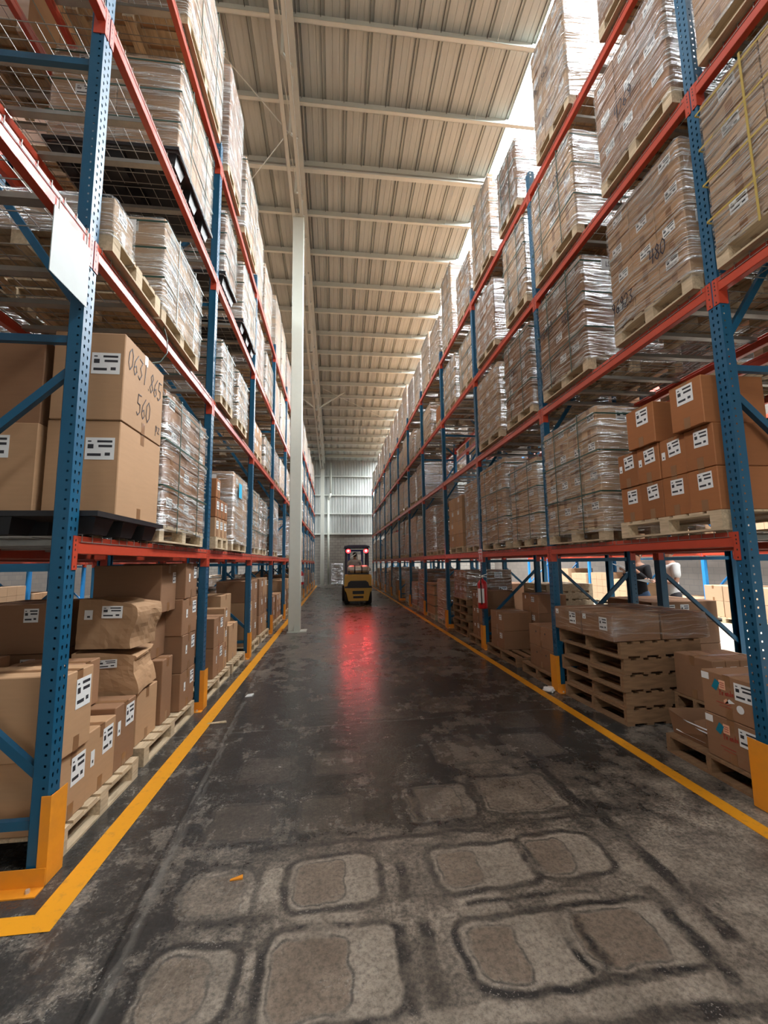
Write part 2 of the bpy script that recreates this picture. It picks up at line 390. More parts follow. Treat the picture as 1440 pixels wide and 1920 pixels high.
    # (seams follow below)
for i_, (sx_, w_, pw) in enumerate(SKYLIGHTS):          # translucent strips letting the daylight in
    g = G('translucent_skylight_sheet'); gm = g.fin((.9, .93, .95), .4, em=(.93, .97, 1.0), ems=pw); gm.cycles.emission_sampling = 'FRONT_BACK'
    mb = MB(); n_ = 16; ys0 = 1.5 if i_ == 1 else -8.2
    for j in range(n_):
        ya, yb = ys0+(32-ys0)*j/n_, ys0+(32-ys0)*(j+1)/n_
        xa, xb = sx_-w_/2-.04, sx_+w_/2+.04
        mb.quad([(xa, ya, roof_z(ya)+.238), (xa, yb, roof_z(yb)+.238), (xb, yb, roof_z(yb)+.238), (xb, ya, roof_z(ya)+.238)])
    tag(obj('window_%d' % (i_+1), mb.mesh('skylight', gm)), 'bright translucent skylight strip in the roof', kind='structure')
mb = sheet(3.85, 4.85, -8.2, 1.5); struct('ceiling', mb, 'roof')
# standing seam caps on the underside
mb = MB(); x = -.69-.44*27
while x < 12:
    if not any(abs(x-s[0]) < s[1]/2+.05 for s in SKYLIGHTS):
        mb.box(x-.006, x+.002, -8, 31.4, 0, .03)
        for q in range(8):
            v = mb.v[-8+q]; mb.v[-8+q] = (v[0], v[1], v[2]+roof_z(v[1])+.165)
    x += .44
M['seam'] = flat('dark_roof_seam', (.10, .095, .08), .7)
tag(obj('ceiling', mb.mesh('roof_seams', 'seam')), kind='structure')
# purlins (Z-shaped) running across the hall
def purlin_mesh():
    mb = MB(); mb.box(-13, 12.2, -.006, .006, 0, .20); mb.box(-13, 12.2, -.075, .006, 0, .006); mb.box(-13, 12.2, -.075, -.069, 0, .022); mb.box(-13, 12.2, 0, .07, .194, .20)
    return mb.mesh('purlin', 'steel_white')
pm = purlin_mesh()
for k in range(-10, 19):
    y = 6.566+1.30*k
    tag(obj('ceiling_purlin', pm, None, (0, y, roof_z(y))), 'cream steel purlin crossing under the roof, %s from the back wall' % (ORD[18-k] if 18-k < 13 else 'more than twelve'), None, 'roof purlins', 'structure')
# purlin 2 carries a second strip; dark tube stands in for the slot shadow
y = 6.566+2.6; z = roof_z(y)
mb = MB(); mb.box(-13, 12.2, y-.10, y+.01, z-.115, z-.10); mb.box(-13, 12.2, y-.10, y-.085, z-.10, z-.075)
struct('ceiling_purlin_strip', mb, 'steel_white')
mb = MB(); mb.tube((-13, y-.03, z-.045), (12.2, y-.03, z-.045), .028, n=8)
tag(obj('slot_shadow', mb.mesh('slot_shadow', 'grille')), 'dark tube in place of the shadow under the third roof purlin', 'slot_shadow', kind='structure')
# sag rods crossing purlins near the skylight
mb = MB()
for k in range(-4, 18):
    y0 = 6.566+1.3*k; mb.tube((3.0, y0, roof_z(y0)+.15), (3.0, y0+1.3, roof_z(y0+1.3)+.05), .008, n=6)
struct('ceiling_sag_rod', mb, 'steel_white')
# lattice girder along the hall
girder = thing('roof_girder', 'cream lattice girder running along the hall above the columns', 'girder'); girder['kind'] = 'structure'
def chord(name, xa, xb, dz0, dz1, y0=-8, y1=31):
    mb = MB(); mb.box(xa, xb, y0, y1, 0, 1)
    mb.v = [(v[0], v[1], roof_z(v[1])+(dz0 if v[2] == 0 else dz1)) for v in mb.v]; return mb
part('top_chord', chord('t', -.86, -.72, -.13, 0), 'steel_white', girder)
for xa, xb in ((-1.06, -.975), (-.86, -.79)):
    mb = chord('b', xa, xb, -.70, -.69); mb2 = chord('b', xa if xa < -1 else xb-.01, xa+.01 if xa < -1 else xb, -.70, -.63)
    b = len(mb.v); mb.v += mb2.v; mb.f += [tuple(i+b for i in f) for f in mb2.f]; mb.mi += mb2.mi
    part('bottom_chord', mb, 'steel_white', girder)
for k in range(-10, 19):
    y = 6.566+1.3*k
    mb = MB()
    mb.bar((-.92, y, roof_z(y)-.66), (-.80, y+.65, roof_z(y+.65)-.05), .05, .03)
    mb.bar((-.80, y+.65, roof_z(y+.65)-.05), (-.92, y+1.3, roof_z(y+1.3)-.66), .05, .03)
    mb.v += [(-.95, y+.12, roof_z(y)-.70), (-.90, y+.65, roof_z(y)-.74), (-.87, y+1.2, roof_z(y)-.80), (-.92, y+.65, roof_z(y)-.735)]
    b = len(mb.v)-4; mb.f.append((b, b+1, b+2, b+3)); mb.mi.append(0)
    part('web_bar', mb, 'steel_white', girder)
# knee braces and a rod
for a, b_ in [((-.92, 20.84, 9.2), (.45, 20.3, roof_z(20.3)+.05)), ((-.92, 20.84, 9.2), (-2.0, 20.3, roof_z(20.3)+.05))]:
    mb = MB(); mb.bar(a, b_, .07, .05); part('knee_brace', mb, 'steel_white', girder)
for a, b_ in [((-.95, 7.9, 10.3), (-2.7, 10.4, 10.75)), ((-.95, 8.0, 10.4), (-3.5, 5.6, 11.2)), ((-.6, 20, 9.95), (3.0, 23.5, 9.65))]:
    mb = MB(); mb.tube(a, b_, .012, n=6); tag(obj('ceiling_brace_rod', mb.mesh('rod', 'steel_white')), kind='structure')

# columns
def column(y, label, top):
    t = thing('column', label, 'column', (-.90, y, 0)); t['kind'] = 'structure'
    mb = MB(); mb.box(-.13, .13, -.13, .13, .02, top); part('shaft', mb, 'col_white', t, bevel=.008)
    mb = MB(); mb.box(-.15, .27, -.17, .2, 0, .02); part('base_plate', mb, 'col_white', t)
    mb = MB(); mb.box(-.005, .005, -.155, -.128, .02, .14); part('stiffener', mb, 'col_white', t)
    mb = MB(); mb.box(-.15, .15, -.16, .16, top, top+.02); mb.tube((0, -.10, top+.02), (0, -.10, top+.07), .025); part('cap_plate', mb, 'col_white', t)
column(9.9, 'tall pale steel column standing beside the left yellow line', 10.06)
column(30.6, 'far pale steel column against the back wall', 8.28)
mb = MB(); mb.tube((-.48, 31.0, 0), (-.48, 31.0, 6.1), .07); mb.tube((-.48, 31.0, 6.1), (-.30, 31.0, 6.6), .07); mb.tube((-.30, 31.0, 6.6), (-.30, 31.0, 8.9), .07)
tag(obj('drain_pipe', mb.mesh('drain_pipe', 'col_white', True)), 'pale drain pipe with a jog beside the far column', 'pipe')

# ------------------------------------------------------------------ walls
def block_mat(name, c1, c2, axis):
    g = G(name); s_ = g.n('ShaderNodeSeparateXYZ'); g.put(s_.inputs[0], g.co()); cb = g.n('ShaderNodeCombineXYZ')
    g.put(cb.inputs[0], s_.outputs[axis]); g.put(cb.inputs[1], s_.outputs[2])
    br = g.n('ShaderNodeTexBrick'); g.put(br.inputs['Vector'], cb.outputs[0]); br.inputs['Scale'].default_value = 1
    br.inputs['Brick Width'].default_value = .40; br.inputs['Row Height'].default_value = .20; br.inputs['Mortar Size'].default_value = .010
    br.inputs['Color1'].default_value = (*c1, 1); br.inputs['Color2'].default_value = (*c2, 1); br.inputs['Mortar'].default_value = (.10, .09, .08, 1)
    n = g.noise(g.co(), 2.2, 5); c = g.mix(g.mapr(n, .3, .7, 0, .4), br.outputs[0], tuple(x*.6 for x in c1))
    return g.fin(c, .85, 0, g.bump(br.outputs['Fac'], -.4, .01))
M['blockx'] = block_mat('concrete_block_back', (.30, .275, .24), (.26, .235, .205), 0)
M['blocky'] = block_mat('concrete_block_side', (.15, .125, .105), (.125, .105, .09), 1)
struct('wall_back', MB().box(-13, 12.2, 31.2, 31.45, 0, 3.65), 'blockx')
mb = MB(); x = -13
while x < 12.2:
    for (a, b_, ya, yb) in ((0, .13, 0, 0), (.13, .15, 0, .03), (.15, .18, .03, .03), (.18, .20, .03, 0)):
        mb.quad([(x+a, 31.25+ya, 3.55), (x+b_, 31.25+yb, 3.55), (x+b_, 31.25+yb, 9.4), (x+a, 31.25+ya, 9.4)])
    x += .20
g = G('grey_ribbed_wall_sheet'); n1 = g.noise(g.vm('MULTIPLY', g.co(), (3, 1, .5)), 1.2, 4)
M['wallsheet'] = g.fin(g.mix(g.mapr(n1, .3, .7), (.50, .52, .50), (.36, .38, .36)), .5)
struct('wall_back_sheeting', mb, 'wallsheet')
mb = MB()
for z in (5.12, 6.49, 7.90): mb.box(-13, 12.2, 31.11, 31.2, z-.04, z+.04)
mb.box(-13, 12.2, 31.10, 31.2, 3.58, 3.70)
struct('wall_back_girts', mb, 'steel_white')
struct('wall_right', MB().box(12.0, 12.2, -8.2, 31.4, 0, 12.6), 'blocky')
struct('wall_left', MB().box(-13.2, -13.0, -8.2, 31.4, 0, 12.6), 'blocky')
mb = MB(); mb.box(-13, -1.8, -8.2, -8.0, 0, 12.6); mb.box(2.8, 12.2, -8.2, -8.0, 0, 12.6); mb.box(-1.8, 2.8, -8.2, -8.0, 4.6, 12.6)
struct('wall_front', mb, 'blockx')

# ------------------------------------------------------------------ racks
Y0, PITCH = 2.43, 2.4426
LV = [1.667, 3.378, 4.885, 6.397]                    # beam tops
PW, PD, DEPTH = .09, .082, 1.07                      # post width along the aisle, post depth, frame depth
def post_y(k): return Y0+PITCH*k
TOP = 6.66
def post_mesh(near):                                 # aisle face at x=0, body towards -x; perforated
    def mk():
        mb = MB(); hw = PW/2
        def panel(o, u, n, width, holes, pitch, shape, z1):
            # strip of cells, each with a punched hole; o origin, u across
            rows = int(z1/pitch)
            for cu, wd in holes:
                pass
            edges = [0]+[c+wd/2 for c, wd in holes[:-1]]+[width]
            # column boundaries
            bounds = [0.]
            for i in range(len(holes)-1): bounds.append((holes[i][0]+holes[i+1][0])/2)
            bounds.append(width)
            for i, (cu, wd) in enumerate(holes):
                a, b_ = bounds[i], bounds[i+1]
                for r in range(rows):
                    z0 = r*pitch; zc = z0+pitch/2
                    if shape == 'tear': pts = [(-.5, .35), (-.3, .75), (.3, .75), (.5, .35), (.22, -.75), (-.22, -.75)]
                    else: pts = [(-.5, -.5), (-.5, .5), (.5, .5), (.5, -.5)]
                    hs = [(cu+px*wd, zc+py*wd*(1.0 if shape == 'tear' else 1)) for px, py in pts]
                    if shape == 'tear':
                        outer = [(a, zc+wd*.35), (a, z0+pitch), (b_, z0+pitch), (b_, zc+wd*.35), (b_, z0), (a, z0)]
                    else: outer = [(a, z0), (a, z0+pitch), (b_, z0+pitch), (b_, z0)]
                    nn = len(hs); b0 = len(mb.v)
                    for (q, z) in outer+hs: mb.v.append((o[0]+u[0]*q, o[1]+u[1]*q, z))
                    for j in range(nn):
                        mb.f.append((b0+j, b0+(j+1) % nn, b0+nn+(j+1) % nn, b0+nn+j)); mb.mi.append(0)
            zt = rows*pitch
            if zt < z1-1e-4: mb.quad([(o[0]+u[0]*q, o[1]+u[1]*q, z) for q, z in ((0, zt), (0, z1), (width, z1), (width, zt))])
        panel((0, -hw), (0, 1), None, PW, [(PW*.30, .014), (PW*.70, .014)], .0508, 'tear', TOP)
        for s_ in (-1, 1): panel((0, s_*hw), (-1, 0), None, PD-.01, [(.022, .0115)], .0508, 'sq', TOP)
        for s_ in (-1, 1):
            mb.quad([(-PD+.01, s_*hw, 0), (-PD+.01, s_*hw, TOP), (-PD, s_*(hw-.012), TOP), (-PD, s_*(hw-.012), 0)])
            mb.quad([(-PD, s_*(hw-.012), 0), (-PD, s_*(hw-.012), TOP), (-PD, s_*(hw-.03), TOP), (-PD, s_*(hw-.03), 0)])
        mb.box(-PD-.03, 0, -hw, hw, 0, .008)
        return mb.mesh('post', 'blue')
    return cached('post', mk)
def simple_post(mat):
    def mk():
        mb = MB(); mb.box(-.003, 0, -PW/2, PW/2, 0, TOP); mb.box(-PD, 0, -PW/2, -PW/2+.003, 0, TOP); mb.box(-PD, 0, PW/2-.003, PW/2, 0, TOP)
        mb.box(-PD-.03, 0, -.045, .045, 0, .008); return mb.mesh('post', mat)
    return cached(('spost', mat), mk)
BRH = [.256, 1.50, 2.758, 4.532, 5.80]
BRD = [(.46, 1.35), (2.60, 1.65), (2.95, 4.36), (5.62, 4.68)]   # (z at aisle post, z at back post)
def brace_mesh(i, mat):
    def mk():
        mb = MB(); a, b_ = -PD*.6, -DEPTH+PD*.6
        if i < len(BRH): mb.bar((a, 0, BRH[i]), (b_, 0, BRH[i]), .035, .042)
        else: z0, z1 = BRD[i-len(BRH)]; mb.bar((a, 0, z0), (b_, 0, z1), .035, .042)
        return mb.mesh('brace', mat)
    return cached(('brace', i, mat), mk)
def all_braces(mat):
    def mk():
        mb = MB(); a, b_ = -PD*.6, -DEPTH+PD*.6
        for z in BRH: mb.bar((a, 0, z), (b_, 0, z), .035, .042)
        for z0, z1 in BRD: mb.bar((a, 0, z0), (b_, 0, z1), .035, .042)
        return mb.mesh('bracing', mat)
    return cached(('braces', mat), mk)
BL = PITCH-PW
def beam_mesh(mat='orange'):                         # origin at bay start (post centre), front face x=+.004, top z=0
    def mk():
        mb = MB(); y0, y1 = PW/2, PITCH-PW/2
        mb.box(-.046, .003, y0, y1, -.097, -.035); mb.box(-.022, .003, y0, y1, -.035, 0)   # step beam
        return mb.mesh('beam', mat, bevel=.003)
    return cached(('beam', mat), mk)
def conn_mesh(far, mat='orange'):
    def mk():
        mb = MB(); s_ = -1 if far else 1              # plate on the aisle face of the post and a cheek beside it
        y0 = PITCH if far else 0.
        ya, yb = sorted((y0+s_*.006, y0+s_*.044)); mb.box(.0005, .005, ya, yb, -.182, 0)
        ya, yb = sorted((y0+s_*.0455, y0+s_*.0495)); mb.box(-.062, .005, ya, yb, -.182, .0)
        for z in (-.025, -.05, -.075, -.115, -.165):
            ya, yb = sorted((y0+s_*.020, y0+s_*.028)); mb.box(.004, .0056, ya, yb, z-.006, z+.006, 1)
        return mb.mesh('connector', [mat, 'grille'])
    return cached(('conn', far, mat), mk)
DW = (PITCH-PW-.03)/2
def deck_mesh():
    def mk():
        mb = MB(); w, d = DW, DEPTH; r = .0017
        n = 11
        for i in range(n+1):
            y = .02+(w-.04)*i/n; mb.box(-d+.03, -.012, y-r, y+r, -.003, .003)
            for xs, s_ in ((-.012, 1), (-d+.03, -1)):
                pass
            mb.box(.0055, .0085, y-r, y+r, -.032, .012); mb.box(-.012, .0085, y-r, y+r, .009, .012)
        for i in range(10):
            x = -.02-(d-.06)*i/9; mb.box(x-r, x+r, .01, w-.01, -.008, -.003)
        mb.box(.0055, .0085, .01, w-.01, -.033, -.030)
        return mb.mesh('wire_deck', 'wire')
    return cached('deck', mk)
def chan_mesh():
    def mk():
        mb = MB(); mb.box(-DEPTH+.05, -.05, -.028, .028, -.040, -.036); mb.box(-DEPTH+.05, -.05, -.028, -.025, -.040, -.008); mb.box(-DEPTH+.05, -.05, .025, .028, -.040, -.008)
        return mb.mesh('support_channel', 'galv')
    return cached('chan', mk)
def rack(name, label, X, side, bays, detail, mat='blue', deckbays=99, nofront=()):
    """X aisle-face plane; side +1: aisle towards +x (rack body to -x), -1: mirrored by turning round"""
    root = thing('pallet_rack', label, 'pallet rack', (X, 0, 0))
    k0, k1 = bays
    def place(nm, data, par, x, y, z, turned):        # local frame: aisle at +x ; turned by pi for the other side
        return obj(nm, data, par, (-x if T else x, y, z), PI if turned else 0.)
    T = side < 0
    for k in range(k0, k1+2):
        y = post_y(k)
        fr = obj('upright_frame', None, root, (0, y, 0))
        pm_ = post_mesh(True) if detail and k < 6 else simple_post(mat)
        place('post', pm_, fr, 0, 0, 0, T); place('post', pm_, fr, -DEPTH, 0, 0, not T)
        if detail and k < 4:
            for i in range(len(BRH)+len(BRD)): place('brace', brace_mesh(i, mat), fr, 0, 0, 0, T)
        else: place('brace', all_braces(mat), fr, 0, 0, 0, T)
    for k in range(k0, k1+1):
        for li, z in enumerate(LV):
            if k < 0 and li == 0: continue
            for back in (False, True):
                tt = T ^ back; yy = post_y(k) + (PITCH if tt else 0)
                x = -DEPTH if back else 0
                b = obj('beam', beam_mesh(), root, ((-x if T else x), yy, z), PI if tt else 0.)
                for far in (False, True):
                    obj('connector', conn_mesh(far), b)
            if k < deckbays:
                for s_ in (0, 1):
                    ya = post_y(k)+PW/2+.01+s_*(DW+.01)
                    d = obj('wire_deck', deck_mesh(), root, (0, ya+(DW if T else 0), z), PI if T else 0.)
                    if detail or k < 3:
                        for q in (.2, .5, .8): obj('support_channel', chan_mesh(), d, (0, DW*q, 0))
    return root
XL, XR = -1.386, 2.563
rackL = rack('l', 'blue and orange pallet rack along the left side of the aisle', XL, 1, (-1, 10), True)
rackR = rack('r', 'blue and orange pallet rack along the right side of the aisle', XR, -1, (-1, 10), True)
XB2 = 3.95; XLB = -2.75
rackRB = rack('rb', 'second pallet rack back to back behind the right rack', XB2+DEPTH, 1, (-1, 10), False, deckbays=8)
rackLB = rack('lb', 'second pallet rack back to back behind the left rack', XLB-DEPTH, -1, (-2, 10), False, deckbays=8)
rackL3 = rack('l3', 'third pallet rack across the next aisle on the left', -7.9, 1, (-2, 8), False, 'bright_blue', deckbays=0)
rackR3 = rack('r3', 'third pallet rack with light blue posts across the far right aisle', 9.16, -1, (-1, 6), False, 'bright_blue', deckbays=0)

# post guards bolted to the floor
def guard_parts(t, s_):
    mb = MB(); mb.box(-.004 if s_ > 0 else 0, 0 if s_ > 0 else .004, -.05, .075, .004, .40)          # aisle plate
    x1 = -s_*.045; mb.box(min(0, x1), max(0, x1), -.054, -.05, .004, .40)
    part('upright_plate', mb, 'guard', t)
    mb = MB(); x1 = -s_*.28; mb.box(min(0, x1), max(0, x1), -.062, -.057, .0, .085); mb.box(min(0, x1), max(0, x1), -.125, -.057, 0, .006)
    part('foot_plate', mb, 'guard', t)
    for q in (.05, .22):
        mb = MB(); mb.tube((-s_*q, -.095, .006), (-s_*q, -.095, .020), .010, n=6); part('bolt', mb, 'silver', t)
for s_, X, nm in ((1, XL+.022, 'left'), (-1, XR-.030, 'right')):
    for k in range(0, 12):
        t = thing('post_guard', 'orange steel guard at the foot of the %s post of the %s rack' % (ORD[k], nm), 'post guard', (X, post_y(k)-.0, 0), group='orange post guards of the %s rack' % nm)
        guard_parts(t, s_)

# ------------------------------------------------------------------ cartons, pallets, labels
def carton_mesh(sx, sy, sz, mat, tape=True):
    def mk():
        mb = MB(); e = .0
        b = bmesh.new()
        me = MB().box(-sx/2, sx/2, -sy/2, sy/2, 0, sz).mesh('carton', [mat, 'tape'], bevel=.005)
        if tape:
            b.from_mesh(me)
            m2 = MB(); w = .026
            m2.box(-sx/2-.0012, sx/2+.0012, -w, w, sz-.002, sz+.0012, 1)
            for s_ in (-1, 1):
                xa, xb = sorted((s_*(sx/2-.003), s_*(sx/2+.0012)))
                m2.box(xa, xb, -w, w, sz-.075, sz+.001, 1); m2.box(xa, xb, -w, w, .001, .08, 1)
            me2 = m2.mesh('tape', [mat, 'tape']); b.from_mesh(me2); b.to_mesh(me); b.free()
        return me
    return cached(('carton', round(sx, 3), round(sy, 3), round(sz, 3), mat, tape), mk)
def label_mesh(w, h, kind=0):                          # lies in the y-z plane facing +x, centred
    def mk():
        mb = MB(); mb.box(0, .0012, -w/2, w/2, -h/2, h/2)
        t = .0016
        if kind == 0:
            for (ya, yb, za, zb) in ((-.1, .42, .28, .38), (-.05, .42, .06, .17), (-.42, -.22, .0, .20), (-.42, .05, -.34, -.22), (.18, .36, -.32, -.18), (-.42, -.3, .3, .36)):
                mb.box(0.0012, t, ya*w, yb*w, za*h, zb*h, 1)
        elif kind == 1:
            mb.box(.0012, t, -.15*w, .2*w, -.3*h, -.1*h, 1)
        return mb.mesh('label', ['white', 'ink'])
    return cached(('label', round(w, 3), round(h, 3), kind), mk)
def put_label(par, face, sx, sy, u, z, w, h, kind=0, tilt=0, name='shipping_label', data=None):
    data = data or label_mesh(w, h, kind)
    if face == '+x': o = obj(name, data, par, (sx/2+.0008, u, z), rot=(tilt, 0, 0))
    elif face == '-x': o = obj(name, data, par, (-sx/2-.0008, u, z), rot=(-tilt, 0, PI))
    else: o = obj(name, data, par, (u, -sy/2-.0008, z), rot=(0, tilt, -PI/2)); o.rotation_euler = (Matrix.Rotation(-PI/2, 3, 'Z') @ Matrix.Rotation(tilt, 3, 'X')).to_euler()
    return o
def pallet_mesh(sx, sy, h=.135, kind='block', mat='wood'):  # sx depth, sy along the aisle
    def mk():
        mb = MB()
        if kind == 'block':
            t = .014
            for bx in (-sx/2, -.045, sx/2-.09):
                for by in (-sy/2, -.045, sy/2-.09): mb.box(bx, bx+.09, by, by+.09, t, h-2*t)
                mb.box(bx, bx+.09, -sy/2, sy/2, h-2*t, h-t); mb.box(bx, bx+.09, -sy/2, sy/2, 0, t)
            n = 7; w = sy/n*.78
            for i in range(n):
                yc = -sy/2+w/2+(sy-w)*i/(n-1); mb.box(-sx/2, sx/2, yc-w/2, yc+w/2, h-t, h)
        elif kind == 'stringer':
            for by in (-sy/2, -.02, sy/2-.04): mb.box(-sx/2, sx/2, by, by+.04, .018, h-.018)
            n = 7; w = sx/n*.60
            for i in range(n):
                xc = -sx/2+w/2+(sx-w)*i/(n-1); mb.box(xc-w/2, xc+w/2, -sy/2, sy/2, h-.018, h)
            for i in range(5):
                xc = -sx/2+w/2+(sx-w)*i/4; mb.box(xc-w/2, xc+w/2, -sy/2, sy/2, 0, .018)
        else:                                          # black plastic tray pallet
            mb.box(-sx/2, sx/2, -sy/2, sy/2, h-.03, h)
            for bx in (-sx/2+.03, -.08, sx/2-.19):
                for by in (-sy/2+.04, -.10, sy/2-.24):
                    c = [(bx, by), (bx+.16, by), (bx+.16, by+.20), (bx, by+.20)]; q = .025
                    d = [(bx+q, by+q), (bx+.16-q, by+q), (bx+.16-q, by+.2-q), (bx+q, by+.2-q)]; b = len(mb.v)
                    mb.v += [(x, y, h-.03) for x, y in c]+[(x, y, 0) for x, y in d]
                    for j in range(4): mb.f.append((b+j, b+(j+1) % 4, b+4+(j+1) % 4, b+4+j)); mb.mi.append(0)
                    mb.f.append((b+4, b+5, b+6, b+7)); mb.mi.append(0)
        return mb.mesh('pallet', mat)
    return cached(('pallet', round(sx, 3), round(sy, 3), round(h, 3), kind, mat), mk)

# stroke lettering (marker pen)
ST = {'0': [[(.3, 1), (.05, .75), (.05, .25), (.3, 0), (.55, .25), (.55, .75), (.3, 1)]],
 '1': [[(.3, 1), (.3, 0)]], '2': [[(.05, .8), (.3, 1), (.5, .8), (.45, .55), (.05, 0), (.58, .02)]],
 '3': [[(.08, .95), (.5, .9), (.25, .55), (.52, .3), (.3, 0), (.05, .1)]], '4': [[(.1, 1), (.05, .45), (.55, .5)], [(.45, .95), (.42, 0)]],
 '5': [[(.55, 1), (.12, .98), (.1, .55), (.45, .55), (.5, .2), (.25, 0), (.05, .1)]], '6': [[(.5, 1), (.15, .6), (.08, .2), (.3, 0), (.52, .2), (.35, .45), (.1, .3)]],
 '8': [[(.3, .52), (.1, .8), (.3, 1), (.5, .8), (.3, .52), (.05, .25), (.3, 0), (.55, .25), (.3, .52)]], '9': [[(.5, .75), (.3, .5), (.1, .75), (.3, 1), (.5, .75), (.42, 0)]],
 '.': [[(.25, .05), (.32, .0)]], '-': [[(.1, .45), (.5, .5)]], 'p': [[(.15, .6), (.12, -.3)], [(.15, .55), (.45, .5), (.42, .15), (.13, .1)]],
 'z': [[(.1, .55), (.5, .55), (.12, .05), (.55, .05)]], 'L': [[(.1, 1), (.1, 0), (.5, 0)]], 'S': [[(.5, .9), (.25, 1), (.1, .78), (.3, .52), (.5, .25), (.3, 0), (.05, .12)]],
 'P': [[(.1, 0), (.1, 1), (.45, .95), (.5, .65), (.12, .5)]], 'e': [[(.1, .3), (.45, .35), (.4, .55), (.2, .55), (.08, .3), (.2, .02), (.45, .1)]],
 'r': [[(.12, .55), (.12, 0)], [(.12, .4), (.4, .55)]], 'x': [[(.1, .6), (.5, 0)], [(.5, .6), (.1, 0)]], 'a': [[(.45, .5), (.15, .5), (.1, .1), (.4, .1), (.45, .5), (.5, 0)]],
 'n': [[(.1, .55), (.1, 0)], [(.1, .4), (.35, .55), (.45, 0)]], 'd': [[(.45, 1), (.45, 0), (.15, .05), (.1, .4), (.45, .45)]], 'u': [[(.1, .55), (.15, .05), (.4, .05), (.45, .55), (.47, 0)]],
 'k': [[(.1, 1), (.1, 0)], [(.45, .55), (.12, .25), (.48, 0)]], 'c': [[(.45, .5), (.15, .5), (.1, .1), (.45, .05)]], 't': [[(.25, .9), (.25, .05), (.42, .02)], [(.08, .6), (.42, .6)]],
 ' ': []}
def writing_mesh(text, h, w=.012, mat='marker', slant=.1, cond=.68):   # in y-z plane facing +x, left aligned along +y
    def mk():
        mb = MB(); x = 0
        for ch in text:
            for st in ST.get(ch, []):
                for (a, b_) in zip(st[:-1], st[1:]):
                    p = Vector((0, x+(a[0]+slant*a[1])*h*cond, a[1]*h)); q = Vector((0, x+(b_[0]+slant*b_[1])*h*cond, b_[1]*h))
                    d = (q-p); L = d.length
                    if L < 1e-6: continue
                    d /= L; nrm = Vector((0, -d.z, d.y))*w/2; p -= d*w*.4; q += d*w*.4
                    mb.v += [tuple(v) for v in (p-nrm, q-nrm, q+nrm, p+nrm)]
                    mb.v += [tuple(v+Vector((.0012, 0, 0))) for v in (p-nrm, q-nrm, q+nrm, p+nrm)]
                    b0 = len(mb.v)-8
                    for f in ((0, 3, 2, 1), (4, 5, 6, 7), (0, 1, 5, 4), (1, 2, 6, 5), (2, 3, 7, 6), (3, 0, 4, 7)):
                        mb.f.append(tuple(b0+i for i in f)); mb.mi.append(0)
            x += h*cond*(.40 if ch in '. 1' else .70)
        return mb.mesh('writing', mat)
    return cached(('wr', text, h, w, mat, slant), mk)
def write_on(par, face, text, h, sx, sy, u, z, w=.012, mat='marker', rise=0, off=.002, name='marker_writing'):
    me = writing_mesh(text, h, w, mat)
    if face == '+x': return obj(name, me, par, (sx/2+off, u, z), rot=(rise, 0, 0))
    if face == '-x': return obj(name, me, par, (-sx/2-off, u, z), rot=(-rise, 0, PI)) if False else obj(name, me, par, (-sx/2-off, u, z), rot=(Matrix.Rotation(PI, 3, 'Z') @ Matrix.Rotation(rise, 3, 'X')).to_euler())
    return obj(name, me, par, (u, -sy/2-off, z), rot=(0, 0, -PI/2))

def film_mesh(sx, sy, z0, z1, seed, amp, nseg, mat):
    def mk():
        rnd = random.Random(seed); mb = MB(); r = .03; ring = []
        cx, cyy = sx/2+.014, sy/2+.014
        def side(a, b_, n): return [(a[0]+(b_[0]-a[0])*i/n, a[1]+(b_[1]-a[1])*i/n) for i in range(n)]
        c = [(-cx+r, -cyy), (cx-r, -cyy), (cx, -cyy+r), (cx, cyy-r), (cx-r, cyy), (-cx+r, cyy), (-cx, cyy-r), (-cx, -cyy+r)]
        for i in range(8): ring += side(c[i], c[(i+1) % 8], nseg if i % 2 == 0 else 1)
        nz = max(4, int((z1-z0)/.09)) if nseg > 3 else 4; n = len(ring)
        ph = [rnd.uniform(0, 6) for _ in range(6)]
        for j in range(nz+1):
            t = j/nz; z = z0+(z1-z0)*t
            for i, (x, y) in enumerate(ring):
                d = math.hypot(x, y); a = math.atan2(y, x)
                k = amp*(math.sin(a*5+ph[0]+z*3)+math.sin(z*11+ph[1]+a*2)+.6*math.sin(a*9+z*7+ph[2]))*.5+amp*.6
                s_ = 1+max(0, k)/d
                if j == nz: s_ *= .97
                mb.v.append((x*s_, y*s_, z))
        for j in range(nz):
            for i in range(n):
                a0 = j*n+i; a1 = j*n+(i+1) % n
                mb.f.append((a0, a1, a1+n, a0+n)); mb.mi.append(0)
        return mb.mesh('film', mat, True)
    return cached(('film', round(sx, 2), round(sy, 2), round(z0, 2), round(z1, 2), seed, mat), mk)
def band_mesh(sx, sy, t, mat):                        # strap running round the load at one height
    def mk():
        mb = MB(); a, b_ = sx/2+.018, sy/2+.018; h = .007
        for (x0, x1, y0, y1) in ((-a, a, -b_-.002, -b_), (-a, a, b_, b_+.002), (-a-.002, -a, -b_, b_), (a, a+.002, -b_, b_)): mb.box(x0, x1, y0, y1, -h, h)
        return mb.mesh('strap', mat)
    return cached(('band', round(sx, 2), round(sy, 2), mat), mk)
def vband_mesh(sx, z0, z1, mat):
    def mk():
        mb = MB(); a = sx/2+.020; h = .007
        for (x0, x1, za, zb) in ((-a-.002, -a, z0, z1), (a, a+.002, z0, z1), (-a, a, z1-.002, z1)): mb.box(x0, x1, -h, h, za, zb)
        return mb.mesh('strap', mat)
    return cached(('vband', round(sx, 2), round(z0, 2), round(z1, 2), mat), mk)
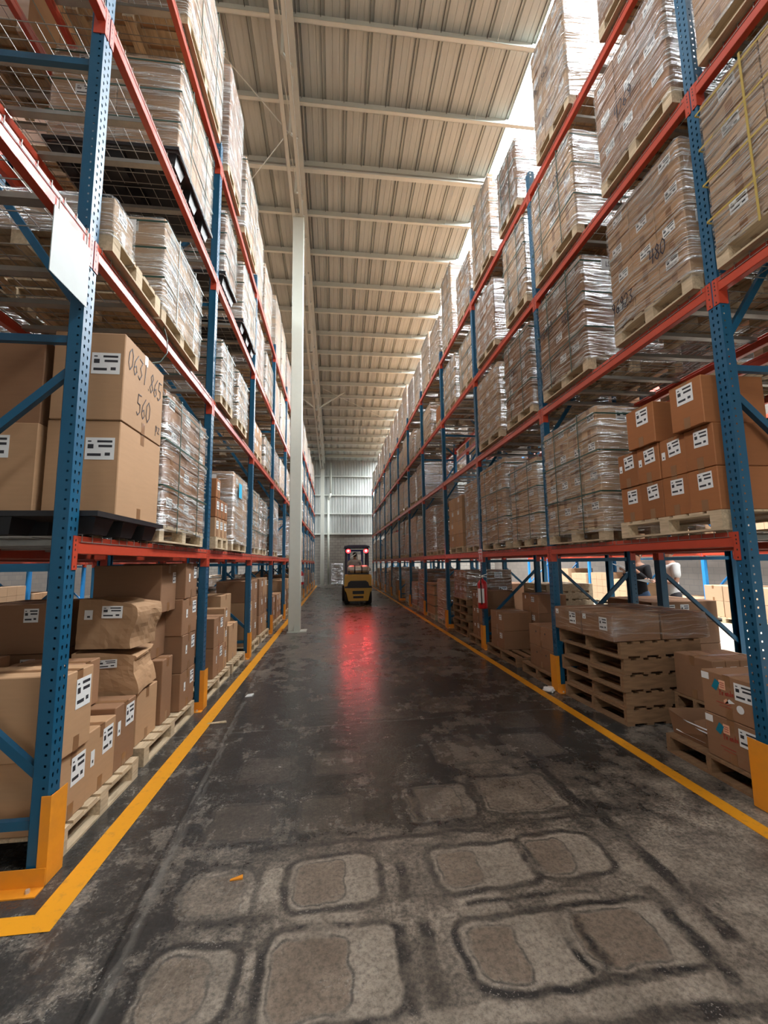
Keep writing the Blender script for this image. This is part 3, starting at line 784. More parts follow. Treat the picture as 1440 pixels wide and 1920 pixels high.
def stack_mesh(sx, sy, h, nx, ny, nz, mat):           # far loads: seams between cartons carried in one mesh
    def mk():
        mb = MB(); e = .004
        for i in range(nx):
            for j in range(ny):
                for k in range(nz):
                    if 0 < i < nx-1 and 0 < j < ny-1: continue
                    mb.box(-sx/2+sx*i/nx+e, -sx/2+sx*(i+1)/nx-e, -sy/2+sy*j/ny+e, -sy/2+sy*(j+1)/ny-e, h*k/nz+.001, h*(k+1)/nz-e)
        return mb.mesh('carton_stack', mat)
    return cached(('stk', round(sx, 2), round(sy, 2), round(h, 2), nx, ny, nz, mat), mk)

LVN = ['floor level', 'lowest shelf', 'second shelf', 'third shelf', 'top shelf']
def load(side, yc, w, z, h, detail, label, group, ctype='brown', wrap='wrap', pal='block', nx=2, ny=3, nz=4, straps=1, text=(), labels=2, X=None, depth=1.04, seed=0, over=.05, lslp=False, xtra=None, rz=0., pmat='wood', palspan=None):
    s_ = 1 if side == 'L' else -1; face = '+x' if s_ > 0 else '-x'
    xf = (XL if side == 'L' else XR) if X is None else X
    xc = xf - s_*(depth/2-over)
    root = thing('pallet_load', label, 'pallet load', (xc, yc, z), rz, group)
    ph = .135
    if pal == 'black': obj('pallet', pallet_mesh(depth+.04, w+.06, ph, 'tray', 'black'), root)
    elif pal: obj('pallet', pallet_mesh(depth, palspan or w, ph, pal, pmat), root, (0, ((palspan or w)-w)/2, 0))
    else: ph = 0
    rnd = random.Random(seed*31+int(yc*100)+int(z*10)); H = h-ph
    if detail:
        cx, cyy, cz = depth/nx, w/ny, H/nz
        for k in range(nz):
            for i in range(nx):
                for j in range(ny):
                    if 0 < i < nx-1 and 0 < j < ny-1: continue
                    c = obj('carton', carton_mesh(cx-.006, cyy-.006, cz-.004, ctype, True), root, (-depth/2+cx*(i+.5)+rnd.uniform(-.003, .003), -w/2+cyy*(j+.5), ph+cz*k+.001))
                    front = (i == nx-1) if s_ > 0 else (i == 0)
                    if front and rnd.random() < labels*.45:
                        put_label(c, face, cx-.006, cyy-.006, rnd.uniform(-.04, .04), cz*.68, min(.12, cyy*.42), min(.08, cz*.42), 0, rnd.uniform(-.05, .05))
                    if j == 0 and rnd.random() < .35:
                        put_label(c, '-y', cx-.006, cyy-.006, rnd.uniform(-.1, .1), cz*.66, min(.17, cx*.4), min(.10, cz*.45), 0)
    else:
        obj('carton_stack', stack_mesh(depth, w, H, nx, ny, nz, ctype), root, (0, 0, ph))
    if wrap:
        film = obj('stretch_wrap', film_mesh(depth, w, ph-.05 if ph else .004, h+.004, rnd.randint(0, 5) if not detail else seed+int(yc*10), (.005 if detail else .008), 9 if detail else 3, wrap), root)
        if detail and wrap:
            pass
    if straps:
        for q in ((.28, .62, .93) if straps == 1 else (.2, .45, .7, .95)):
            if detail or straps: obj('strap', band_mesh(depth, w, 0, 'strap' if straps < 3 else 'yellow_strap'), root, (0, 0, ph+H*q))
        if detail:
            for q in (-.22, .24): obj('strap', vband_mesh(depth, ph*.6, h+.006, 'strap' if straps < 3 else 'yellow_strap'), root, (0, w*q, 0))
    for (tx, th, u, zz, rise) in text:
        write_on(root, face, tx, th, depth, w, u, zz, th*.075, 'marker', rise, .024)
    if lslp:
        o = put_label(root, '-y', depth, w, s_*depth*.18, h-.11, .24, .12, 9); o.location.y -= .02
        o = write_on(root, '-y', 'LSLP', .05, depth, w, s_*depth*.18-.075, h-.13, .006, 'ink', 0, .024, 'printed_writing')
    if xtra: xtra(root, face, depth, w, h)
    return root

# ---- shelves of the main racks: (side, bay, slot, level) -> y0, y1, height, options
SPEC = {}
def S(side, bay, slot, lv, y0, y1, h, **kw): SPEC[(side, bay, slot, lv)] = (y0, y1, h, kw)
S('L', 0, 1, 1, 3.42, 4.50, 1.22, nx=3, ny=3, nz=4, lslp=True, wrap='wrap')
def blue_note(root, face, d, w, h):
    mb = MB(); mb.box(0, .0015, -.09, .09, -.10, .10); part('blue_sticker', mb, 'cyan', root, (d/2+.03, -.15, h-.22))
S('L', 1, 1, 1, 5.72, 6.62, 1.05, lslp=True, nz=3, ny=2, xtra=blue_note)
S('L', 2, 0, 1, 7.42, 8.20, 1.12, wrap='wrap_milky'); S('L', 2, 1, 1, 8.28, 9.05, 1.08, wrap='wrap_milky')
S('L', 0, 0, 2, 2.53, 2.78, .36, nx=2, ny=1, nz=1, straps=0, palspan=.70)
S('L', 0, 1, 2, 3.26, 4.16, .86, nz=3, lslp=True, wrap='wrap_milky', text=(('480', .12, -.1, .35, 0),))
S('L', 1, 0, 2, 4.975, 5.56, .78, nz=4, wrap='wrap_milky'); S('L', 1, 1, 2, 5.82, 6.46, .80, wrap='wrap_milky', ny=2)
S('L', 2, 0, 2, 7.45, 8.3, .66, straps=0, nz=2, wrap=None); S('L', 2, 1, 2, 8.6, 9.5, .72, wrap='wrap_milky')
S('L', 0, 0, 3, 0, 0, 0)
S('L', 0, 1, 3, 3.42, 4.36, 1.02, pal='black', wrap='wrap_milky', ny=2, nz=3)
S('L', 1, 0, 3, 4.975, 5.52, .96, pal='black', wrap='wrap_milky', ny=2); S('L', 1, 1, 3, 5.98, 6.95, 1.04, pal='black', wrap='wrap_milky')
S('L', 0, 0, 4, 2.5, 3.3, 1.3, wrap='wrap_milky'); S('L', 0, 1, 4, 3.5, 4.62, 1.35, wrap='wrap_milky'); S('L', 1, 0, 4, 4.975, 5.68, 1.55, wrap='wrap_milky'); S('L', 1, 1, 4, 5.98, 6.90, 1.28, wrap='wrap_milky')
S('L', 2, 0, 4, 7.38, 8.0, 1.42, wrap='wrap_milky'); S('L', 2, 1, 4, 8.3, 9.2, 1.25, ctype='pale')
S('R', 0, 1, 1, 3.72, 4.76, 1.31, nx=2, ny=4, nz=4, labels=2.2)
S('R', 1, 0, 1, 4.975, 5.80, 1.12, ny=2, labels=1.5); S('R', 1, 1, 1, 5.98, 7.05, 1.36, nz=4)
S('R', 2, 0, 1, 7.40, 8.22, 1.34); S('R', 2, 1, 1, 8.45, 9.45, 1.2, wrap=None)
S('R', -1, 1, 2, 1.12, 2.33, 1.22, straps=3, ny=3); S('R', 0, 0, 2, 2.525, 3.36, 1.21, text=(('96923', .115, .40, .27, 0), ('480', .12, -.08, .42, 0)))
S('R', 0, 1, 2, 3.78, 4.70, 1.24, lslp=True, text=(('46923', .12, .40, .74, 0), ('480', .11, -.08, .66, 0), ('S-r', .10, .38, .34, 0)))
S('R', 1, 0, 2, 4.975, 5.80, 1.22, text=(('8561', .09, .15, .7, 0),)); S('R', 1, 1, 2, 6.05, 7.02, 1.2, text=(('8561', .09, .15, .7, 0),))
for b_ in (2, 3):
    for q in (0, 1): S('R', b_, q, 2, 0, 0, 0)
S('R', -1, 1, 3, 1.3, 2.30, 1.15); S('R', 0, 0, 3, 2.53, 3.38, 1.14, text=(('4269', .12, .15, .5, 0),)); S('R', 0, 1, 3, 3.80, 4.72, 1.22, text=(('69', .12, -.1, .85, 0), ('48', .10, -.05, .55, 0)))
S('R', 1, 0, 3, 4.975, 5.66, 1.26); S('R', 1, 1, 3, 6.10, 6.95, 1.15, lslp=True)
S('R', 3, 0, 3, 9.9, 10.4, .5, wrap=None, straps=0, ctype='orangecard', nz=2); S('R', 4, 0, 3, 12.4, 13.2, .7, wrap='wrap_milky')
S('R', 0, 0, 4, 2.5, 3.24, 1.55, text=(('12x12', .13, .22, .25, 0),)); S('R', 0, 1, 4, 3.78, 4.52, 1.52, ctype='pale', text=(('0631.865', .10, .30, .85, 0), ('070', .10, .15, .3, 0)))
S('R', 1, 0, 4, 5.10, 5.74, 1.05, text=(('0631.865', .09, .2, .5, 0),)); S('R', 1, 1, 4, 6.1, 7.0, 1.5, ctype='pale'); S('R', 2, 0, 4, 7.4, 8.3, 1.15)
S('R', 2, 1, 4, 8.7, 9.55, 1.9, ctype='pale')
SKIP = {('L', 0, 0, 1), ('L', 1, 0, 1), ('R', 0, 0, 1)}
rnd = random.Random(11)
for side in 'LR':
    nm = 'left' if side == 'L' else 'right'
    for bay in range(-1, 11):
        for lv in (1, 2, 3, 4):
            for slot in (0, 1):
                key = (side, bay, slot, lv)
                y0 = post_y(bay)+.10+slot*1.18; y1 = y0+rnd.uniform(.86, 1.04)
                h = {1: rnd.uniform(1.05, 1.38), 2: rnd.uniform(.75, .95) if side == 'L' else rnd.uniform(1.0, 1.25), 3: rnd.uniform(.95, 1.22), 4: rnd.uniform(1.15, 1.6)}[lv]
                kw = dict(ctype=rnd.choice(['brown', 'tan', 'tan', 'pale', 'pale']), nz=rnd.choice([3, 4, 4, 5]), ny=rnd.choice([2, 3, 3]), wrap='wrap_milky' if side == 'L' or bay > 3 else 'wrap', straps=rnd.choice([1, 1, 0]))
                rr = rnd.random()
                if key in SKIP or (bay < 0 and key not in SPEC): continue
                if key in SPEC:
                    y0, y1, h, kk = SPEC[key]
                    if h == 0: continue
                    kw.update(kk)
                elif rr < .07: continue
                where = 'bay in front of the first post' if bay < 0 else '%s bay' % ORD[bay]
                load(side, (y0+y1)/2, y1-y0, LV[lv-1]+.016, h, bay <= 2, 'wrapped carton load, %s rack, %s, %s, %s pallet' % (nm, where, LVN[lv], ['nearer', 'farther'][slot]) if kw.get('wrap') else 'unwrapped carton load, %s rack, %s, %s, %s pallet' % (nm, where, LVN[lv], ['nearer', 'farther'][slot]),
                     'pallet loads on the %s of the %s rack' % (LVN[lv], nm), seed=bay+lv*3+slot, over=.05 if bay < 2 else -.035, **kw)

# ------------------------------------------------------------------ loose cartons and pallets
def ctn(x0, x1, y0, y1, z, h, mat, label, group=None, marks=(), rz=0., rot=None, tape=True):
    sx, sy = x1-x0, y1-y0
    o = obj('cardboard_carton', carton_mesh(round(sx, 3), round(sy, 3), round(h, 3), mat, tape), None, ((x0+x1)/2, (y0+y1)/2, z+.001), rz, rot)
    tag(o, label, 'carton', group)
    for m in marks:
        f, u, zz, w, hh, k = m[:6]; put_label(o, f, sx, sy, u, zz, w, hh, k, m[6] if len(m) > 6 else 0)
    return o
def pal(x0, x1, y0, y1, z, label, kind='block', mat='wood', h=.135, group=None, rz=0.):
    return tag(obj('wooden_pallet' if kind != 'tray' else 'plastic_pallet', pallet_mesh(round(x1-x0, 3), round(y1-y0, 3), h, kind, mat), None, ((x0+x1)/2, (y0+y1)/2, z), rz), label, 'pallet', group)

# left rack, lowest shelf: two tall cartons with marker numbers on a black plastic pallet
ZL1 = LV[0]+.016
pal(-2.38, -1.30, 2.49, 3.395, ZL1, 'black plastic pallet under the tall cartons with marker numbers', 'tray', 'black', .125)
GC = 'tall cartons on the black pallet'
zt = ZL1+.125
ctn(-1.765, -1.34, 2.76, 3.37, zt, .60, 'tan', 'tall tan carton on black pallet, directly under the carton with marker numbers', GC, [('-y', .10, .42, .17, .14, 0)])
c = ctn(-1.755, -1.335, 2.75, 3.36, zt+.602, .575, 'tan', 'tall tan carton with marker numbers 0631.865 and 560', GC, [('-y', .10, .37, .17, .14, 0)])
write_on(c, '+x', '0631', .150, .42, .61, -.265, .37, .006, 'marker', -.05)
write_on(c, '+x', '.865', .145, .42, .61, .02, .345, .006, 'marker', -.05)
write_on(c, '+x', '560', .15, .42, .61, -.12, .11, .006, 'marker', -.02)
write_on(c, '+x', 'pz', .085, .42, .61, .19, .08, .005, 'marker', 0)
ctn(-2.24, -1.80, 2.74, 3.34, zt, .57, 'tan', 'tall carton at the back left of the black pallet, lower one', GC, [('-y', -.02, .42, .17, .14, 0)])
ctn(-2.26, -1.81, 2.76, 3.36, zt+.572, .55, 'brown', 'tall carton at the back left of the black pallet, upper one with a torn edge', GC)

# left rack, lowest shelf, second bay: small cartons
pal(-2.34, -1.33, 4.95, 5.50, ZL1, 'pale pallet under small cartons on the lowest shelf, second bay of the left rack')
for j in range(3):
    for k in range(3):
        if k == 2 and j > 0: continue
        ctn(-1.72, -1.345, 4.97+j*.175, 4.97+j*.175+.168, ZL1+.135+k*.225, .22, 'orangecard' if k else 'tan', 'small carton, lowest shelf of left rack, second bay, %s row, %s from near end' % (['bottom', 'middle', 'top'][k], ORD[j]), 'small cartons beside the LSLP load', [('+x', .0, .14, .10, .09, 0)])
        if j == 0: ctn(-2.12, -1.74, 4.97, 5.138, ZL1+.135+k*.225, .22, 'tan', 'small carton hidden behind the front column, left rack second bay, %s row' % ['bottom', 'middle', 'top'][k], 'small cartons beside the LSLP load')

# right rack, lowest shelf, first bay: orange-brown cartons on a pale pallet
pal(2.52, 3.56, 2.50, 3.49, ZL1, 'pale pallet under orange-brown cartons on the lowest shelf of the right rack')
GO = 'orange-brown cartons on the lowest shelf'
zt = ZL1+.135
for j in range(4):
    for k in range(2):
        y0 = 2.505+j*.245
        ex = [('-x', -.02, .21, .115, .115, 0, random.uniform(-.08, .08))]
        if k == 1 and j != 0: ex.append(('-x', .085, .17, .035, .06, 1))
        ctn(2.535+random.uniform(-.008, .008), 2.99, y0, y0+.240, zt+k*.298, .295, 'orangecard', 'orange-brown carton, %s row, %s from the near end, on the pale shelf pallet' % (['lower', 'upper'][k], ORD[j]), GO, ex)
        if j in (0, 1): ctn(3.0, 3.46, y0, y0+.240, zt+k*.298, .295, 'orangecard', 'orange-brown carton behind the front row, %s row, %s from the near end' % (['lower', 'upper'][k], ORD[j]), GO)
ctn(2.50, 3.00, 2.98, 3.29, zt+.597, .33, 'orangecard', 'yellowish carton lying on top in the middle of the orange-brown stack', GO, [('-x', -.03, .24, .13, .13, 0)])
ctn(2.49, 2.97, 2.40+.12, 2.40+.40, zt+.597, .34, 'orangecard', 'topmost carton beside the first post of the right rack', GO, [('-x', .0, .25, .14, .13, 0)])

# left rack at floor level, first bay
pal(-2.45, -1.41, 2.53, 3.44, 0, 'pale pallet on the floor under the nearest cartons, left rack')
pal(-2.45, -1.43, 3.58, 4.735, 0, 'pale pallet on the floor under the crushed and stacked cartons, left rack')
GF = 'cartons at floor level in the first bay of the left rack'
bz = .135
ctn(-2.05, -1.44, 2.54, 2.82, bz, .36, 'tan', 'carton with barcode label at the near end of the bottom row, left rack floor', GF, [('+x', .05, .24, .13, .15, 0)])
ctn(-2.07, -1.42, 2.52, 2.79, bz+.362, .43, 'tan', 'large carton with barcode label on top of the nearest bottom carton', GF, [('+x', .04, .30, .14, .16, 0)])
ctn(-2.02, -1.45, 2.83, 3.16, bz, .385, 'tan', 'middle carton of the bottom row with two stickers, left rack floor', GF, [('+x', .07, .27, .12, .15, 0), ('+x', -.10, .22, .04, .09, 1)])
ctn(-2.00, -1.46, 3.17, 3.47, bz, .42, 'brown', 'third carton of the bottom row, slightly taller, left rack floor', GF, [('+x', .06, .32, .12, .14, 0), ('+x', -.09, .27, .04, .09, 1)])
ctn(-2.05, -1.51, 3.60, 3.98, bz, .39, 'tan', 'plain carton under the two crushed cartons, left rack floor', GF)
ctn(-1.88, -1.50, 4.03, 4.29, bz, .54, 'brown', 'narrow upright carton standing beside the four-high stack', GF, rz=.04)
for k in range(4):
    ctn(-2.02, -1.45, 4.36, 4.76, bz+k*.347, .345, 'brown', '%s carton of the four-high stack beside the second post' % ['bottom', 'second', 'third', 'top'][k], GF, [('+x', .12, .25, .10, .12, 0), ('+x', -.08, .20, .04, .08, 1)], rz=[0, .02, -.02, .05][k])
for k in range(2): ctn(-2.62, -2.12, 2.60, 3.15, bz+k*.40, .395, 'brown', 'large carton deep behind the nearest bottom row, %s one' % ['lower', 'upper'][k], GF, [('-y', .0, .26, .12, .12, 0)])
ctn(-2.10, -1.64, 3.0, 3.30, bz+.43, .0+.001+.30, 'brown', 'dark carton standing behind the third bottom carton', GF)
for k in range(3): ctn(-2.62, -2.10, 3.50, 4.02, bz+k*.365, .362, 'brown', 'large brown carton at the back of the first bay, %s of three' % ['lowest', 'middle', 'topmost'][k], GF, [('-y', .12, .28, .10, .10, 0)])
ctn(-2.08, -1.60, 4.03, 4.34, bz+.545, .40, 'brown', 'brown carton stacked on the narrow upright carton, set back', GF)
ctn(-2.08, -1.52, 3.99, 4.345, bz+.95, .42, 'brown', 'large carton just below the lowest beam, left rack first bay', GF, [('+x', .12, .3, .07, .10, 0)])

def crushed(name_label, cx, cy_, z, sx, sy, sz, rz, tilt, seed, marks):
    rnd = random.Random(seed); bm = bmesh.new(); bmesh.ops.create_cube(bm, size=1)
    bmesh.ops.subdivide_edges(bm, edges=bm.edges[:], cuts=9, use_grid_fill=True)
    from mathutils import noise
    for v in bm.verts:
        x, y, zz = v.co; t = zz+.5
        p = Vector((x*2.2+seed, y*2.2, zz*2.2)); n1 = noise.noise(p); n2 = noise.noise(p*2.3+Vector((7, 1, 3)))
        crease = abs(n1)*.05+abs(n2)*.018                     # folded dents
        cave = max(0, x+.15)*max(0, t-.35)                    # the aisle-side top edge has caved in
        v.co.x = x*sx - (crease*sx*1.1 if x > .45 else 0) + .020*math.sin(t*5+seed)*(x > 0)
        v.co.y = y*sy + (crease*sy*.8 if y < -.45 else 0)
        v.co.z = t*sz - cave*sz*.28 - (crease*.9*sz if t > .95 else 0) + (.02*sz*n2 if t < .05 else 0)
        if t > .9 and abs(y) < .42 and x > -.42: v.co.z -= .02
    for v in bm.verts: v.co.z = max(v.co.z, 0)
    me = bpy.data.meshes.new('crushed'); bm.to_mesh(me); bm.free(); me.materials.append(M['tan'])
    o = obj('cardboard_carton', me, None, (cx, cy_, z), rot=(tilt, -tilt*.6, rz)); tag(o, name_label, 'carton', None)
    for m in marks: put_label(o, m[0], sx*1.02, sy*1.005, *m[1:])
    return o
crushed('badly crushed carton at the bottom of the crumpled pair', -1.72, 3.70, bz+.412, .44, .42, .33, .10, .03, 1.3, [('-y', .02, .24, .13, .06, 0), ('-y', -.17, .22, .05, .07, 1)])
crushed('dented carton with a caved-in corner on top of the crumpled pair', -1.70, 3.68, bz+.750, .42, .40, .37, -.06, -.02, 4.1, [('-y', .04, .27, .15, .09, 0), ('-y', -.13, .25, .06, .07, 1)])

# left rack at floor level, second bay
G2 = 'cartons at floor level in the second bay of the left rack'
pal(-2.42, -1.42, 5.05, 6.20, 0, 'pale pallet on the floor, nearer one in the second bay of the left rack')
pal(-2.42, -1.42, 6.30, 7.17, 0, 'pale pallet on the floor, farther one in the second bay of the left rack')
for k in range(2):
    ctn(-1.88, -1.46, 5.50, 5.98, bz+k*.358, .355, 'brown', '%s carton of the front pair in the second bay, left rack floor' % ['lower', 'upper'][k], G2, [('+x', .1, .27, .11, .12, 0), ('+x', -.1, .2, .03, .09, 1)])
    ctn(-2.36, -1.92, 5.45, 5.95, bz+k*.40, .395, 'brown', '%s carton at the back of the second bay, left rack floor' % ['lower', 'upper'][k], G2, [('-y', .05, .28, .14, .10, 0)])
for k in range(3):
    ctn(-1.90, -1.47, 6.01, 6.19, bz+k*.262, .26, 'tan', '%s slim carton behind the front pair, second bay of left rack' % ['lowest', 'middle', 'topmost'][k], G2, [('+x', .02, .18, .07, .08, 0)])
ctn(-2.05, -1.50, 6.42, 6.95, bz, .50, 'tan', 'upright tan carton at the far end of the second bay, left rack floor', G2)
ctn(-2.30, -1.62, 6.40, 7.0, bz+.502, .42, 'tan', 'open-topped wide carton at the far end of the second bay', G2)
for k in range(2): ctn(-2.36, -1.94, 5.45, 5.95, bz+.80+k*.272, .27, 'brown', '%s carton high at the back of the second bay, left rack floor' % ['third', 'fourth'][k], G2, [('-y', .05, .22, .14, .10, 0)])

# left rack floor, third to fifth bays: stacks of loose cartons
rnd = random.Random(5)
for bay in (2, 3, 4):
    for sl in (0, 1):
        ya = post_y(bay)+.14+sl*1.16; G3 = 'cartons at floor level in the %s bay of the left rack' % ORD[bay]
        pal(-2.42, -1.42, ya, ya+1.0, 0, 'pale floor pallet, %s one in the %s bay of the left rack' % (['nearer', 'farther'][sl], ORD[bay]))
        nz = rnd.choice([2, 3, 3]); h = rnd.choice([.30, .36])
        for k in range(nz):
            for j in range(2):
                if k == nz-1 and j == 1 and rnd.random() < .5: continue
                ctn(-1.98, -1.47, ya+.04+j*.47, ya+.04+j*.47+.45, bz+k*(h+.002), h, rnd.choice(['brown', 'tan']), 'carton on the %s floor pallet of the %s bay, left rack, %s layer, %s column' % (['nearer', 'farther'][sl], ORD[bay], ORD[k], ['near', 'far'][j]), G3, [('+x', .08, h*.7, .12, .10, 0)])
for side, bays in (('L', range(5, 11)), ('R', range(3, 11))):
    nm = 'left' if side == 'L' else 'right'
    for bay in bays:
        for sl in (0, 1):
            if side == 'R' and (bay, sl) in ((5, 1), (8, 0)): continue
            y0 = post_y(bay)+.12+sl*1.18; w = rnd.uniform(.85, 1.0)
            load(side, y0+w/2, w, 0, rnd.uniform(.75, 1.3), False, 'pallet load at floor level, %s rack, %s bay, %s one' % (nm, ORD[bay], ['nearer', 'farther'][sl]), 'pallet loads on the floor under the %s rack' % nm,
                 ctype=rnd.choice(['brown', 'tan', 'orangecard']), wrap=rnd.choice(['wrap', None, 'wrap']), straps=rnd.choice([0, 1]), seed=bay, over=-.02)

# right rack at floor level, first bay
pal(2.60, 3.62, 2.50, 3.27, 0, 'worn brown pallet on the floor beside the first right post', 'stringer', 'oldwood')
GR = 'printed cartons beside the first right post'
def printed(z, lab, round_sticker):
    o = ctn(2.62, 3.05, 2.50, 2.90, z, .285, 'brown', lab, GR, [('-x', -.12, .20, .13, .11, 0), ('-x', .165, .25, .06, .045, 9)])
    mb = MB(); mb.box(0, .0015, -.02, .02, -.034, .034)
    put_label(o, '-x', .43, .40, .085, .205, 0, 0, 0, .5, 'teal_sticker', mb.mesh('teal', 'teal'))
    mb = MB(); mb.box(0, .0012, -.024, .024, -.03, .03)
    for zz in (-.015, 0, .014): mb.box(.0012, .0018, -.016, .016, zz-.002, zz+.002, 1)
    put_label(o, '-x', .43, .40, .035, .215, 0, 0, 0, 0, 'peach_sticker', mb.mesh('peach', ['peach', 'redink']))
    write_on(o, '-x', 'Pelant' if False else 'Pe anda', .035, .43, .40, .06, .145, .004, 'redink', .12, .001, 'printed_writing')
    mb = MB(); mb.box(0, .0012, -.09, .02, -.002, .002); mb.box(0, .0012, -.07, .02, -.022, -.019)
    put_label(o, '-x', .43, .40, .0, .095, 0, 0, 0, 0, 'printed_lines', mb.mesh('lines', 'redink'))
    if round_sticker:
        mb = MB(); mb.tube((0, 0, 0), (.0015, 0, 0), .026, n=18)
        put_label(o, '-x', .43, .40, -.085, .09, 0, 0, 0, 0, 'round_sticker', mb.mesh('round', 'white'))
        mb = MB(); mb.quad([(.001, -.05, -.01), (.001, .03, .012), (.001, -.01, .03)][::-1]); mb.quad([(.001, -.05, -.012), (.001, -.012, -.004), (.001, -.03, .028), (.001, -.052, .012)], 1)
        put_label(o, '-x', .43, .40, -.02, .105, 0, 0, 0, 0, 'torn_tape', mb.mesh('torn', ['white', 'peach']))
printed(.136, 'lower printed carton with teal and peach stickers beside the first right post', False)
printed(.136+.288, 'upper printed carton with a round white sticker beside the first right post', True)
# open, crushed tray box beside them
mb = MB(); x0, x1, y0, y1, z0, z1 = 0, .36, 0, .34, 0, .15
for (a, b_, c_, d_) in (((x0, y0), (x1, y0), -.03, 0), ((x1, y0), (x1, y1), .03, 0), ((x1, y1), (x0, y1), .02, 0), ((x0, y1), (x0, y0), -.05, .02)):
    P0, P1 = Vector((*a, 0)), Vector((*b_, 0)); nrm = Vector((P1.y-P0.y, -(P1.x-P0.x), 0)).normalized()
    q = [P0, P1, P1+nrm*.04+Vector((0, 0, z1+c_)), P0+nrm*.03+Vector((0, 0, z1+d_))]
    mb.quad([tuple(v) for v in q]); mb.quad([tuple(v-nrm*.005) for v in reversed(q)])
mb.box(0, .36, 0, .34, 0, .006)
o = obj('open_tray_box', mb.mesh('open_tray_box', 'brown'), None, (2.68, 2.93, .137), .03); tag(o, 'torn open tray box with striped print lying on the worn pallet', 'box')
mb = MB()
for i in range(5): mb.box(0, .0015, -.13, .13, .02+i*.022, .028+i*.022)
q = obj('striped_print', mb.mesh('stripes', 'white'), o, (-.018, .17, .012), rot=(0, -.30, PI))
mb = MB(); mb.quad([(0, 0, 0), (.30, .02, .02), (.28, .10, .09), (.02, .08, .08)]); mb.quad([(0, 0, .004), (.02, .08, .084), (.28, .10, .094), (.30, .02, .024)])
obj('torn_flap', mb.mesh('flap', 'brown'), o, (.02, .10, .05))

# stack of six pallets with two wrapped cartons on top
GS = 'worn pallets stacked in the first bay of the right rack'
for k in range(5):
    pal(2.60+[0, .02, -.02, .015, -.03][k], 3.46+[0, .02, .0, .015, -.02][k], 3.78, 4.74, k*.148, 'worn pallet in the right floor stack, %s' % ['bottom one', 'second from the bottom', 'middle one', 'second from the top', 'top one'][k], 'stringer', 'oldwood', .146, GS, rz=[.05, .03, .06, .04, .07][k])
zt = 5*.148
t = thing('pallet_load', 'film-covered low cartons lying on top of the stack of worn pallets', 'pallet load', (3.03, 4.26, zt), .06)
for j in range(2):
    for i in range(2):
        c = obj('carton', carton_mesh(.5, .46, .24, 'brown'), t, (-.26+i*.52, -.24+j*.48, .002))
        if i == 0: put_label(c, '-x', .5, .46, -.1, .15, .11, .12, 0); put_label(c, '-x', .5, .46, .18, .19, .05, .05, 1)
obj('stretch_wrap', film_mesh(1.03, .95, 0.01, .25, 3, .01, 9, 'wrap_clear'), t)
mb = MB()
for i in range(10):
    for j in range(8):
        def zz(a, b_): return .246+.008*math.sin(a*3.1+b_*1.7)+.006*math.sin(a*1.3-b_*4)
        xs = [-.52+1.04*i/10, -.52+1.04*(i+1)/10]; ys = [-.48+.96*j/8, -.48+.96*(j+1)/8]
        mb.quad([(xs[0], ys[0], zz(i, j)), (xs[1], ys[0], zz(i+1, j)), (xs[1], ys[1], zz(i+1, j+1)), (xs[0], ys[1], zz(i, j+1))])
part('top_film', mb, 'wrap_clear', t, smooth=True)
# cartons behind
for j in range(4):
    ctn(3.11+j*.13, 3.11+j*.13+.125, 3.32, 3.73, .286, .36, 'brown', 'slim upright carton with a paper label behind the printed cartons, %s from the aisle' % ORD[j], 'slim cartons behind the printed cartons', [('-y', 0, .24, .06, .14, 0)])
pal(3.10, 3.64, 3.30, 3.75, .15, 'upper small pallet under the slim upright cartons', 'stringer', 'oldwood'); pal(3.10, 3.64, 3.30, 3.75, 0, 'lower small pallet under the slim upright cartons', 'stringer', 'oldwood', .148)
# right rack second bay
GR2 = 'cartons at floor level in the second bay of the right rack'
pal(2.56, 3.60, 4.96, 5.80, 0, 'worn pallet on the floor under the two handled cartons', 'stringer', 'oldwood')
for k in range(2):
    o = ctn(2.62, 3.10, 5.02, 5.66, bz+k*.262, .26, 'brown', '%s carton with hand holes just beyond the second right post' % ['lower', 'upper'][k], GR2)
    for u in (-.12, .12):
        mb = MB(); mb.tube((0, 0, 0), (.0015, 0, 0), .012, n=10); put_label(o, '-x', .48, .64, u, .18, 0, 0, 0, 0, 'hand_hole', mb.mesh('hole', 'ink'))
pal(2.56, 3.60, 5.98, 7.17, 0, 'worn pallet with slatted top under the right second-bay cartons', 'stringer', 'oldwood')
for k in range(2):
    ctn(2.60, 3.06, 6.50, 7.05, bz+k*.28, .278, 'brown', '%s front carton near the extinguisher, second bay of right rack' % ['lower', 'upper'][k], GR2, [('-x', -.15, .2, .10, .08, 0)])
for k in range(3):
    ctn(3.08, 3.54, 6.30, 6.85, bz+k*.28, .278, 'brown', '%s carton of the rear stack, second bay of right rack' % ['bottom', 'middle', 'top'][k], GR2, [('-x', -.1, .2, .10, .08, 0), ('-x', .15, .22, .03, .05, 1)])
